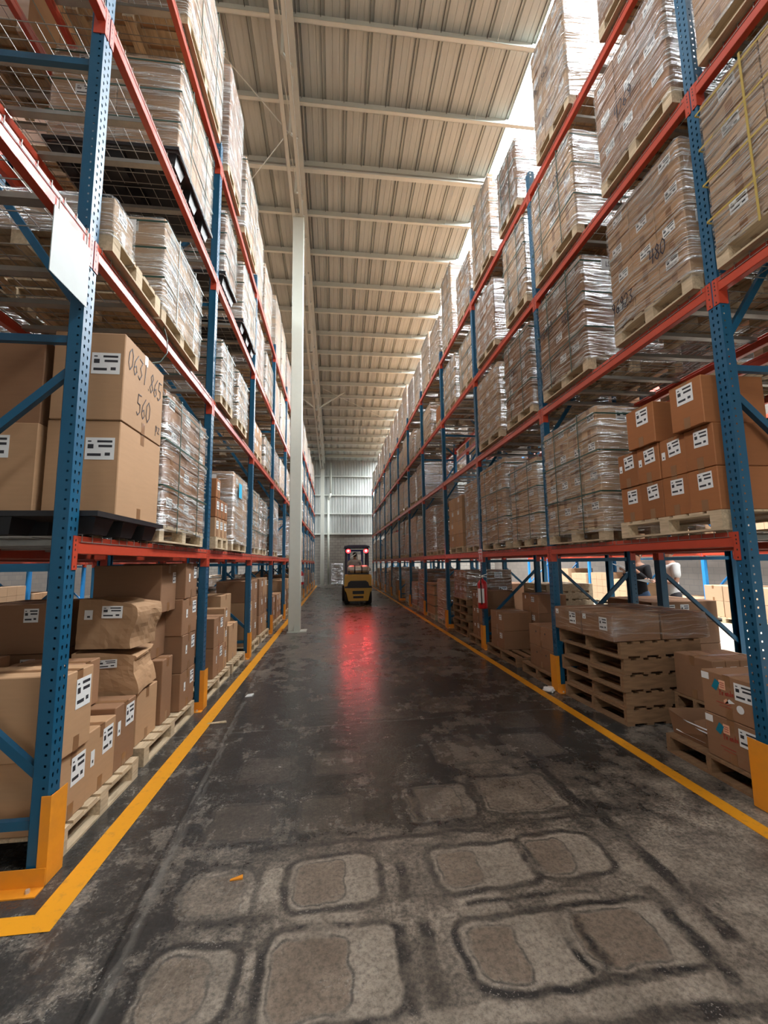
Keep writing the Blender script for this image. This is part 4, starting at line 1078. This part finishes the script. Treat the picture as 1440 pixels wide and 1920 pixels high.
# third bay, right rack
GR3 = 'cartons at floor level in the third bay of the right rack'
pal(2.56, 3.60, 7.385, 8.14, 0, 'worn pallet under the carton column behind the extinguisher', 'stringer', 'oldwood')
for k in range(3): ctn(2.62, 3.20, 7.46, 8.06, bz+k*.275, .273, 'brown', '%s carton of the column behind the fire extinguisher' % ['bottom', 'middle', 'top'][k], GR3, [('-x', .0, .19, .10, .08, 0), ('-x', .18, .19, .05, .05, 1)])
for k in range(5): pal(2.62, 3.62, 8.42, 9.40, k*.148, 'pallet in the tall stack beyond the extinguisher, %s' % ['bottom one', 'second from the bottom', 'middle one', 'second from the top', 'top one'][k], 'stringer', 'oldwood', .146, 'pallets in the tall stack beyond the extinguisher', rz=[0, .05, -.03, .04, 0][k])
load('R', 8.90, .9, .74, .58, True, 'wrapped cartons on top of the tall pallet stack beyond the extinguisher', None, pal=None, nz=2, straps=0, over=-.08, depth=.95)
def gs(root, face, d, w, h):
    mb = MB(); mb.box(0, .002, -.10, .10, -.09, .09); obj('green_sticker', mb.mesh('gs', 'green_sticker'), root, (-d/2-.03, -.25, h-.5), PI)
load('R', 10.7, .9, 0, 1.0, True, 'wrapped load with a green sticker at floor level, fourth bay of right rack', None, over=-.04, straps=0, xtra=gs) if False else None

# ------------------------------------------------------------------ loads on the racks behind
rnd = random.Random(21)
for (sd, X, nm, lo) in (('L', XB2+DEPTH, 'rack behind the right rack', 0), ('R', XLB-DEPTH, 'rack behind the left rack', 0)):
    for bay in range(-1 if sd == 'L' else -2, 8):
        for lv in (0, 1, 2, 3, 4):
            for sl in (0, 1):
                if sd == 'L' and lv == 0 and bay < 9: continue
                if bay < 0 and lv < 2: continue
                if rnd.random() < (.25 if sd == 'L' else .15): continue
                if sd == 'L' and lv in (2, ) and bay in (2, 3, 4): continue
                w = rnd.uniform(.85, 1.02); y0 = post_y(bay)+.11+sl*1.18
                load(sd, y0+w/2, w, LV[lv-1]+.016 if lv else 0, rnd.uniform(.85, 1.2), False, 'pallet load, %s, %s, %s, %s one' % (nm, 'bay beside the camera' if bay == -1 else ('bay behind the camera' if bay < -1 else ORD[bay]+' bay'), LVN[lv], ['nearer', 'farther'][sl]),
                     'pallet loads on the %s' % nm, X=X, wrap=rnd.choice(['wrap', 'wrap_milky', None]), ctype=rnd.choice(['brown', 'tan', 'pale']), straps=rnd.choice([0, 1]), nz=rnd.choice([3, 4]), ny=rnd.choice([2, 3]), seed=bay+9)
# floor stock behind the right rack, seen under the lowest beam
pal(4.02, 5.0, 5.1, 6.1, 0, 'pallet under the long brown cartons behind the right rack', 'stringer', 'oldwood')
for k in range(3): ctn(4.05, 4.98, 5.15, 6.05, bz+k*.27, .268, 'brown', '%s long brown carton behind the second right post' % ['bottom', 'middle', 'top'][k], 'long cartons behind the right rack', [('-y', -.2, .17, .12, .12, 0), ('-y', .0, .17, .12, .12, 0)])
for k in range(7): pal(4.05, 5.0, 7.9, 8.9, k*.148, 'pale pallet in the stack seen through the right rack, %s from the floor' % ORD[k], 'stringer', 'wood', .146, 'pale pallets in the stack seen through the right rack')
pal(4.1, 5.05, 10.2, 11.2, 0, 'pallet under the far carton block behind the right rack', 'stringer', 'oldwood')
ctn(4.1, 5.0, 10.25, 11.15, bz, .8, 'brown', 'large carton block far behind the right rack', None)
# third rack: floor pallets and pale cartons across the bright aisle
G4 = 'pale cartons across the bright right aisle'
for i, (x0, yy, n) in enumerate([(8.95, 8.56, 2), (8.95, 7.42, 2), (7.8, 9.9, 0), (7.4, 11.4, 0), (8.95, 9.88, 1), (8.95, 5.9, 2)]):
    nmx = ['straight across from the first right post', 'nearer one across the bright aisle', 'empty one lying in the bright aisle', 'far empty one in the bright aisle', 'just beyond the light blue post', 'closest one across the bright aisle'][i]
    pal(x0, x0+1.1, yy, yy+1.1, 0, 'pale pallet, %s' % nmx, 'block', 'wood')
    for k in range(n):
        for j in range(2):
            ctn(x0+.03, x0+1.0, yy+.05+j*.5, yy+.05+j*.5+.48, bz+k*.36, .355, 'pale', 'pale carton on the pallet %s, %s layer, %s one' % (nmx, ORD[k], ['near', 'far'][j]), G4)
for bay in range(1, 7):
    for sl in (0, 1):
        if rnd.random() < .3: continue
        w = .95; y0 = post_y(bay)+.12+sl*1.18
        load('R', y0+w/2, w, LV[0]+.016, rnd.uniform(.8, 1.1), False, 'pallet load on the third rack across the right aisle, %s bay, %s one' % (ORD[bay], ['nearer', 'farther'][sl]), 'pallet loads on the third rack', X=9.16, wrap=None, straps=0, ctype='pale', seed=bay)
        if bay > 3: load('R', y0+w/2, w, 0, rnd.uniform(.8, 1.2), False, 'floor load under the third rack across the right aisle, %s bay, %s one' % (ORD[bay], ['nearer', 'farther'][sl]), 'floor loads under the third rack', X=9.16, wrap=None, straps=0, ctype='pale', seed=bay)

for bay in range(-1, 8):
    for lv in (0, 1, 2):
        for sl in (0, 1):
            if rnd.random() < .2: continue
            w = rnd.uniform(.85, 1.0); y0 = post_y(bay)+.12+sl*1.18
            load('L', y0+w/2, w, LV[lv-1]+.016 if lv else 0, rnd.uniform(.8, 1.1), False, 'load on the far left rack, %s, %s, %s one' % ('bay beside the camera' if bay < 0 else ORD[bay]+' bay', LVN[lv], ['nearer', 'farther'][sl]), 'pallet loads on the far left rack', X=-7.9, wrap=None, straps=0, ctype=rnd.choice(['pale', 'tan']), seed=bay)
load('L', 30.2, .85, 0, 1.5, True, 'film-wrapped glittering load on the floor against the back wall', None, X=.55, depth=.8, over=0, wrap='wrap_milky', straps=0, ctype='brown')

# ------------------------------------------------------------------ signs and extinguishers
mb = MB(); mb.box(-.002, .002, -.155, .155, -.175, .175)
t = thing('sign_panel', 'blank white sign panel hanging under the left beam beside the first post', 'sign', (XL+.012, 2.225, 3.105)); part('panel', mb, 'signwhite', t)
for u in (-.12, .12):
    mb = MB(); mb.tube((0, u, .17), (0, u, .24), .003, n=6); part('hanger', mb, 'wire', t)
t = thing('extinguisher_sign', 'small red and white sign on the right rack post above the extinguisher', 'sign', (XR-.014, post_y(2)-.02, 1.60))
mb = MB(); mb.box(-.0015, .0015, -.10, .10, -.115, .115); part('plate', mb, 'white', t)
mb = MB(); mb.box(-.0025, -.0015, -.088, .088, -.105, .045); part('red_field', mb, 'red', t)
mb = MB(); mb.box(-.0035, -.0025, .015, .045, -.08, .015); mb.box(-.0035, -.0025, .022, .038, .015, .03); mb.box(-.0035, -.0025, -.05, -.035, -.08, .02); mb.box(-.0035, -.0025, -.035, -.015, -.02, .0)
mb.box(-.0035, -.0025, -.065, -.05, -.05, -.03); part('white_pictogram', mb, 'white', t)
mb = MB()
for i in range(6): mb.box(-.0035, -.0025, .06-i*.026, .075-i*.026, .065, .09)
part('red_lettering', mb, 'red', t)
def extinguisher(x, y, z, label, s_):
    t = thing('fire_extinguisher', label, 'fire extinguisher', (x, y, z))
    mb = MB(); mb.lathe([(0, 0), (.075, 0), (.082, .015), (.082, .40), (.075, .44), (.045, .475), (.025, .49), (.022, .52), (0, .52)], (0, 0, 0), n=20); part('cylinder', mb, 'red', t, smooth=True)
    mb = MB(); mb.lathe([(0, .515), (.018, .515), (.018, .56), (0, .56)], (0, 0, 0), n=12); mb.bar((0, 0, .55), (-s_*.09, -.03, .585), .018, .008); mb.bar((0, 0, .545), (-s_*.08, -.03, .53), .016, .008); part('valve_handle', mb, 'silver', t)
    mb = MB(); pts = [(0, -.02, .53), (.05*s_, -.07, .50), (.06*s_, -.10, .40), (.055*s_, -.10, .20), (.05*s_, -.095, .08)]
    for a, b_ in zip(pts[:-1], pts[1:]): mb.tube(a, b_, .010, n=8)
    part('hose', mb, 'black', t, smooth=True)
    mb = MB()
    n = 8
    for i in range(n):
        a0 = -PI*.5-.75+1.5*i/n; a1 = -PI*.5-.75+1.5*(i+1)/n
        a0 += -.55*s_ if s_ < 0 else .55; a1 += -.55*s_ if s_ < 0 else .55
        if s_ < 0: a0 -= 1.3; a1 -= 1.3
        mb.quad([(.0835*math.cos(a0), .0835*math.sin(a0), .10), (.0835*math.cos(a1), .0835*math.sin(a1), .10), (.0835*math.cos(a1), .0835*math.sin(a1), .34), (.0835*math.cos(a0), .0835*math.sin(a0), .34)])
    part('instruction_label', mb, 'white', t)
    mb = MB(); mb.box(-.02, .02, .0, .10, .44, .47); part('wall_bracket', mb, 'black', t)
extinguisher(XR-.05, post_y(2)-.155, .70, 'red fire extinguisher hanging on the third post of the right rack', -1)
extinguisher(XL+.10, post_y(6)-.155, .70, 'red fire extinguisher on a left rack post beyond the column', 1)

# loose strap end hanging from the second shelf of the left rack
mb = MB(); pts = [(0, 0, 0), (.02, .03, -.10), (.03, .02, -.22), (.0, -.03, -.32), (-.05, -.12, -.38)]
for a, b_ in zip(pts[:-1], pts[1:]): mb.tube(a, b_, .004, n=6)
tag(obj('loose_strap', mb.mesh('loose_strap', 'strap'), None, (XL+.03, 3.36, 3.40)), 'loose strap end dangling over the second beam of the left rack', 'strap')

# litter
def scrap(x, y, pts, mat, label, cat):
    mb = MB(); b = [(px, py, .004+.006*((i*7) % 3)) for i, (px, py) in enumerate(pts)]; mb.quad(b)
    mb.v += [(p[0], p[1], .0015) for p in b]; n = len(b); mb.f.append(tuple(reversed(range(n, 2*n)))); mb.mi.append(0)
    for i in range(n): mb.f.append((i, i+n, (i+1) % n+n, (i+1) % n)); mb.mi.append(0)
    return tag(obj('litter', mb.mesh('scrap', mat), None, (x, y, 0)), label, cat)
scrap(-.98, 5.25, [(-.04, -.05), (.035, -.04), (.045, .04), (-.03, .055)], 'white', 'small crumpled white paper scrap on the dark floor', 'paper')
scrap(-.47, 2.30, [(-.03, -.008), (.03, -.004), (.028, .010), (-.028, .004)], 'guard', 'short orange splinter on the floor beside the joint', 'debris')
scrap(-1.32+.20, 4.42, [(-.09, -.02), (.09, -.01), (.08, .02), (-.08, .015)], 'wood', 'thin wood splinter beside the left yellow line', 'debris')
mb = MB()
bm = bmesh.new(); bmesh.ops.create_icosphere(bm, subdivisions=3, radius=.06)
for v in bm.verts: v.co *= 1+.25*math.sin(v.co.x*90+v.co.y*60)*math.cos(v.co.z*80); v.co.z = max(-.02, v.co.z*.55)
me = bpy.data.meshes.new('bag'); bm.to_mesh(me); bm.free(); me.materials.append(M['white'])
tag(obj('plastic_bag', me, None, (2.45, 4.86, .021)), 'crumpled white plastic bag at the foot of the second right post', 'bag')

# ------------------------------------------------------------------ forklift
fk = thing('forklift', 'yellow forklift with red tail lamps driving down the aisle', 'forklift', (.84, 15.65, 0))
def poly_extrude(mb, outline, y0, y1, mi=0, shrink=1.0, cx=0, cz=0):
    b = len(mb.v); n = len(outline)
    mb.v += [(x, y0, z) for x, z in outline]+[((x-cx)*shrink+cx, y1, (z-cz)*shrink+cz) for x, z in outline]
    mb.f.append(tuple(range(b, b+n))); mb.mi.append(mi); mb.f.append(tuple(reversed(range(b+n, b+2*n)))); mb.mi.append(mi)
    for i in range(n): mb.f.append((b+i, b+n+i, b+n+(i+1) % n, b+(i+1) % n)); mb.mi.append(mi)
out = [(-.36, .13), (.36, .13), (.44, .45), (.49, .50), (.50, .66), (.49, 1.02), (.46, 1.08), (-.46, 1.08), (-.49, 1.02), (-.50, .66), (-.49, .50), (-.44, .45)]
mb = MB(); poly_extrude(mb, out, 0, .60); part('counterweight', mb, 'yellow', fk, bevel=.015)
mb = MB(); arch = [(-.50, .60), (.50, .60), (.49, .66), (.40, .67), (.36, .80), (.28, .86), (-.28, .86), (-.36, .80), (-.40, .67), (-.49, .66)]
poly_extrude(mb, arch, -.012, .05); gr = part('radiator_grille', mb, 'grille', fk)
for (z0, z1, w) in ((.38, .50, .21), (.235, .315, .19)):
    mb = MB(); mb.box(-w, w, -.010, .03, z0, z1); part('tow_slot', mb, 'grille', fk, bevel=.012)
mb = MB(); mb.box(-.45, .45, .60, 2.0, .32, .62); mb.box(-.46, .46, .60, 1.25, .60, 1.02); part('body', mb, 'yellow', fk, bevel=.02)
mb = MB(); mb.box(-.42, .42, 1.25, 1.95, .60, .64); part('floor_plate', mb, 'black', fk)
for (x, y, r, w) in ((-.41, .30, .255, .17), (.41, .30, .255, .17), (-.46, 1.75, .31, .20), (.46, 1.75, .31, .20)):
    mb = MB(); mb.lathe([(.10, -w/2), (r*.92, -w/2), (r, -w/2+.02), (r, w/2-.02), (r*.92, w/2), (.10, w/2)], (x, y, r), axis='x', n=28); wh = part('wheel', mb, 'rubber', fk, smooth=False)
    mb = MB(); mb.lathe([(0, -w/2+.02), (.13, -w/2+.02), (.13, w/2-.02), (0, w/2-.02)], (x, y, r), axis='x', n=20); part('hub', mb, 'yellow', wh)
for x in (-.41, .41):
    mb = MB(); mb.bar((x, .66, 1.02), (x, .80, 2.08), .06, .07); part('guard_pillar', mb, 'violet_reflect', fk)
    mb = MB(); mb.bar((x, 1.95, .62), (x, 1.75, 2.08), .06, .07); part('guard_pillar', mb, 'violet_reflect', fk)
mb = MB(); rf = [(-.50, 2.08), (.50, 2.08), (.47, 2.15), (.30, 2.19), (-.30, 2.19), (-.47, 2.15)]
poly_extrude(mb, rf, .70, .78); poly_extrude(mb, rf, 1.75, 1.83); mb.box(-.48, -.42, .78, 1.75, 2.10, 2.16); mb.box(.42, .48, .78, 1.75, 2.10, 2.16)
for i in range(7): mb.box(-.36+i*.12-.012, -.36+i*.12+.012, .78, 1.75, 2.11, 2.15)
part('overhead_guard', mb, 'violet_reflect', fk)
mb = MB()
for x in (-.27, .27): mb.box(x-.05, x+.05, 2.10, 2.22, .10, 2.05); 
mb.box(-.27, .27, 2.12, 2.18, 1.98, 2.05); mb.box(-.27, .27, 2.12, 2.18, 1.15, 1.22)
part('mast', mb, 'deep_blue', fk)
mb = MB(); mb.box(-.45, .45, 2.24, 2.28, .15, .60)
for x in (-.25, .25): mb.box(x-.05, x+.05, 2.28, 3.30, .10, .14); mb.box(x-.05, x+.05, 2.26, 2.30, .10, .60)
part('fork_carriage', mb, 'black', fk)
mb = MB(); mb.box(-.24, .24, .80, 1.22, 1.02, 1.12); mb.box(-.23, .23, .74, .82, 1.08, 1.42); part('seat', mb, 'black', fk, bevel=.03)
mb = MB(); mb.tube((0, 1.80, .62), (0, 1.55, 1.22), .02)
for i in range(16):
    a, b_ = 2*PI*i/16, 2*PI*(i+1)/16; mb.tube((.15*math.cos(a), 1.52+.06*math.sin(a), 1.25+.13*math.sin(a)), (.15*math.cos(b_), 1.52+.06*math.sin(b_), 1.25+.13*math.sin(b_)), .013, n=6, caps=False)
part('steering_wheel', mb, 'black', fk)
mb = MB(); mb.lathe([(0, -.41), (.08, -.40), (.14, -.36), (.16, -.30), (.16, .30), (.14, .36), (.08, .40), (.05, .41), (.05, .46), (0, .46)], (.02, .26, 1.26), axis='x', n=24)
tk = part('gas_tank', mb, 'silver', fk, smooth=True)
for x in (-.12, .14):
    mb = MB(); mb.lathe([(.165, -.02), (.168, -.02), (.168, .02), (.165, .02)], (x, .26, 1.26), axis='x', n=24); part('tank_strap', mb, 'black', tk)
mb = MB(); mb.box(-.35, .38, .14, .40, 1.08, 1.12); mb.box(-.36, -.30, .10, .14, 1.05, 1.22); part('tank_cradle', mb, 'black', fk)
for x in (-.34, .33):
    mb = MB(); mb.bar((x, .70, 1.98), (x, .60, 1.96), .05, .05); mb.lathe([(0, 0), (.07, 0), (.07, .10), (0, .10)], (0, 0, 0), n=16)
    n_ = 8+2*16  # keep the stalk, rebuild the housing facing backwards
    mb = MB(); mb.tube((x, .68, 1.98), (x, .56, 1.96), .085, .095, n=18)
    lm = part('tail_lamp', mb, 'black', fk)
    mb = MB(); mb.tube((x, .56, 1.96), (x, .545, 1.96), .085, .06, n=18); part('lamp_lens', mb, 'redlamp', lm)
    mb = MB(); mb.tube((x, .545, 1.96), (x, .540, 1.96), .030, .02, n=12); part('lamp_bulb', mb, 'lampcore', lm)
    pd = bpy.data.lights.new('tail_lamp_light', 'SPOT'); pd.energy = 40; pd.color = (1, .04, .05); pd.shadow_soft_size = .05; pd.spot_size = 1.3; pd.spot_blend = .8
    pl = bpy.data.objects.new('tail_lamp_light', pd); COL.objects.link(pl); pl.parent = fk; pl.location = (x, .50, 1.96); pl.rotation_euler = (math.radians(-70), 0, PI) if False else (math.radians(58), 0, PI)
mb = MB(); mb.bar((-.25, .64, 1.72), (-.05, .64, 1.85), .02, .02); mb.box(.02, .14, .60, .63, 1.62, 1.82); part('mirror', mb, 'silver', fk)

# ------------------------------------------------------------------ people (one skinned surface per body)
def skinned(name, nodes, edges, mat, parent, root=0, sub=2):
    me = bpy.data.meshes.new(name); me.from_pydata([n[0] for n in nodes], edges, []); o = obj(name, me, parent)
    sk = o.modifiers.new('skin', 'SKIN'); sk.use_smooth_shade = True
    for i, n in enumerate(nodes):
        r = n[1]; me.skin_vertices[0].data[i].radius = r if isinstance(r, tuple) else (r, r)
    me.skin_vertices[0].data[root].use_root = True
    ss = o.modifiers.new('sub', 'SUBSURF'); ss.levels = sub; ss.render_levels = sub
    me.materials.append(M[mat]); return o
def head_parts(t, c, look, hair='hair', cap=None):
    # nose, ears and hair on a skull centred at c, looking along +y turned by 'look'
    h = obj('hair', None, t, c, look)
    def blob(nm, mat, loc, sc, par, seg=12):
        bm = bmesh.new(); bmesh.ops.create_uvsphere(bm, u_segments=seg, v_segments=seg//2+2, radius=1)
        for v in bm.verts: v.co = Vector((v.co.x*sc[0]+loc[0], v.co.y*sc[1]+loc[1], v.co.z*sc[2]+loc[2]))
        me = bpy.data.meshes.new(nm); bm.to_mesh(me); bm.free(); me.materials.append(M[mat]); me.polygons.foreach_set('use_smooth', [True]*len(me.polygons))
        return obj(nm, me, par)
    blob('hair_cap', hair, (0, -.018, .028), (.083, .098, .098), h, 20)
    f = obj('face', None, t, c, look)
    blob('nose', 'skin', (0, .098, -.012), (.014, .020, .024), f)
    blob('mouth', 'redink', (0, .088, -.060), (.024, .008, .006), f)
    for s_ in (-1, 1):
        blob('ear', 'skin', (s_*.078, 0, -.012), (.012, .020, .030), f)
        blob('eye', 'white', (s_*.032, .084, .014), (.014, .010, .008), f); blob('pupil', 'ink', (s_*.032, .093, .014), (.006, .004, .006), f)
def fingers(nodes, edges, wi, w, d, up, s_):
    """palm and five separate fingers from wrist node wi; d forward, up curl direction, s_ thumb side vector"""
    d, up, s_ = Vector(d).normalized(), Vector(up).normalized(), Vector(s_).normalized(); w = Vector(w)
    nodes.append((tuple(w+d*.05), (.034, .018))); pi_ = len(nodes)-1; edges.append((wi, pi_))
    for k, L in enumerate((.070, .080, .075, .058)):
        b = w+d*.085+s_*(.030-.020*k); nodes.append((tuple(b), .0095)); a = len(nodes)-1; edges.append((pi_, a))
        m = b+d*L*.5+up*.012; nodes.append((tuple(m), .0085)); edges.append((a, a+1))
        e = m+d*L*.35+up*L*.42; nodes.append((tuple(e), .0075)); edges.append((a+1, a+2))
    b = w+d*.03+s_*.040; nodes.append((tuple(b), .012)); a = len(nodes)-1; edges.append((pi_, a))
    nodes.append((tuple(b+s_*.022+d*.035+up*.010), .0095)); edges.append((a, a+1))
def standing(label, loc, rz, top, legs, H=1.70, hz=1.13):
    t = thing('person', label, 'person', loc, rz); s_ = H/1.72
    V = lambda x, y, z: (x*s_, y*s_, z*s_)
    nodes = [(V(0, 0, .96), (.100, .075)), (V(0, .005, 1.12), (.100, .075)), (V(0, 0, 1.30), (.13, .088)), (V(0, -.005, 1.42), (.11, .07)), (V(0, 0, 1.49), .05), (V(0, .015, 1.56), (.062, .07)), (V(0, .02, 1.64), (.078, .092)), (V(0, .01, 1.69), (.06, .07))]
    edges = [(i, i+1) for i in range(7)]
    for q in (-1, 1):
        b = len(nodes)
        nodes += [(V(q*.17, -.005, 1.40), .052), (V(q*.215, .01, 1.13), .041), (V(q*.12, .24, hz), .030)]
        edges += [(3, b), (b, b+1), (b+1, b+2)]
        fingers(nodes, edges, b+2, V(q*.12, .24, hz), (-q*.35, .9, .05), (0, 0, 1), (-q*.8, -.2, .4))
        b = len(nodes)
        nodes += [(V(q*.090, 0, .86), .068), (V(q*.105, .01, .48), .052), (V(q*.11, -.02, .10), .040), (V(q*.115, .03, .04), .040), (V(q*.125, .14, .03), .034)]
        edges += [(0, b), (b, b+1), (b+1, b+2), (b+2, b+3), (b+3, b+4)]
    skinned('body', nodes, edges, 'skin', t)
    # shirt and trousers as their own surfaces
    n2 = [(V(0, 0, .84), (.160, .125)), (V(0, 0, .94), (.158, .122)), (V(0, .005, 1.12), (.142, .112)), (V(0, 0, 1.30), (.162, .116)), (V(0, -.005, 1.43), (.125, .085))]; e2 = [(0, 1), (1, 2), (2, 3), (3, 4)]
    for q in (-1, 1):
        b = len(n2); n2 += [(V(q*.17, -.005, 1.405), .074), (V(q*.208, .005, 1.18), .066)]; e2 += [(4, b), (b, b+1)]
        if top == 'blackcloth': n2 += [(V(q*.215, .01, 1.13), .055), (V(q*.135, .20, 1.13+(hz-1.13)*.8), .042)]; e2 += [(b+1, b+2), (b+2, b+3)]
    skinned('shirt', n2, e2, top, t)
    n3 = [(V(0, 0, 1.04), (.140, .108)), (V(0, 0, .94), (.150, .116))]; e3 = [(0, 1)]
    for q in (-1, 1):
        b = len(n3); n3 += [(V(q*.095, 0, .82), .108), (V(q*.105, .01, .48), .080), (V(q*.11, -.015, .07), .066)]; e3 += [(1, b), (b, b+1), (b+1, b+2)]
    skinned('trousers', n3, e3, legs, t)
    for q in (-1, 1):
        nn = [(V(q*.112, -.03, .045), .045), (V(q*.118, .05, .04), .046), (V(q*.127, .15, .032), .038)]
        skinned('shoe', nn, [(0, 1), (1, 2)], 'shoe', t, sub=1)
    head_parts(t, V(0, .018, 1.63), 0)
    return t
pa = standing('person in a white polo shirt and dark trousers standing in the right aisle', (5.60, 6.62, 0), math.radians(75), 'shirt', 'trousers', 1.70)
pb = standing('person in a black top reading a sheet behind the right rack', (5.55, 7.32, 0), math.radians(105), 'blackcloth', 'jeans', 1.66, 1.36)
mb = MB(); mb.box(-.15, .15, -.11, .11, 0, .005); mb.box(-.03, .03, .09, .115, .005, .015, 1)
o = obj('clipboard', mb.mesh('clipboard', ['white', 'ink']), None, (5.20, 7.24, 1.34), rot=(.15, .45, .1)); tag(o, 'tilted white clipboard held by the person in black', 'clipboard')
mb = MB(); mb.box(-.14, .14, -.10, .10, 0, .003)
o = obj('paper_sheet', mb.mesh('sheet', 'white'), None, (5.25, 6.71, 1.13), rot=(-.1, .2, .3)); tag(o, 'white paper sheet held out by the person in the white shirt', 'paper')
# driver
dr = thing('person', 'forklift driver seen from behind in a pale shirt', 'person', (.76, 16.62, 0))
nodes = [((0, 0, 1.14), (.15, .11)), ((0, -.03, 1.32), (.15, .10)), ((0, -.02, 1.50), (.17, .10)), ((0, -.01, 1.60), (.11, .07)), ((0, 0, 1.665), .05), ((0, .01, 1.72), (.062, .07)), ((0, .01, 1.80), (.078, .09)), ((0, 0, 1.855), (.06, .07))]
edges = [(i, i+1) for i in range(7)]
for q in (-1, 1):
    b = len(nodes); nodes += [((q*.20, -.01, 1.56), .055), ((q*.25, .15, 1.34), .042), ((q*.13, .42, 1.30), .030)]; edges += [(3, b), (b, b+1), (b+1, b+2)]
    fingers(nodes, edges, b+2, (q*.13, .42, 1.30), (-q*.3, .9, 0), (0, 0, 1), (-q*.8, 0, .4))
    b = len(nodes); nodes += [((q*.10, .08, 1.18), .085), ((q*.13, .50, 1.16), .06), ((q*.13, .62, .78), .045), ((q*.13, .72, .69), .04)]; edges += [(0, b), (b, b+1), (b+1, b+2), (b+2, b+3)]
skinned('body', nodes, edges, 'skin', dr)
n2 = [((0, 0, 1.12), (.18, .14)), ((0, -.03, 1.32), (.18, .13)), ((0, -.02, 1.50), (.20, .125)), ((0, -.01, 1.60), (.13, .09))]; e2 = [(0, 1), (1, 2), (2, 3)]
for q in (-1, 1):
    b = len(n2); n2 += [((q*.20, -.01, 1.56), .075), ((q*.25, .10, 1.40), .062)]; e2 += [(3, b), (b, b+1)]
skinned('shirt', n2, e2, 'shirt', dr)
n3 = [((0, 0, 1.14), (.16, .12))]; e3 = []
for q in (-1, 1):
    b = len(n3); n3 += [((q*.10, .08, 1.18), .10), ((q*.13, .50, 1.16), .075), ((q*.13, .62, .80), .06)]; e3 += [(0, b), (b, b+1), (b+1, b+2)]
skinned('trousers', n3, e3, 'trousers', dr)
head_parts(dr, (0, .01, 1.80), 0)
print('OBJECTS', len(bpy.data.objects))
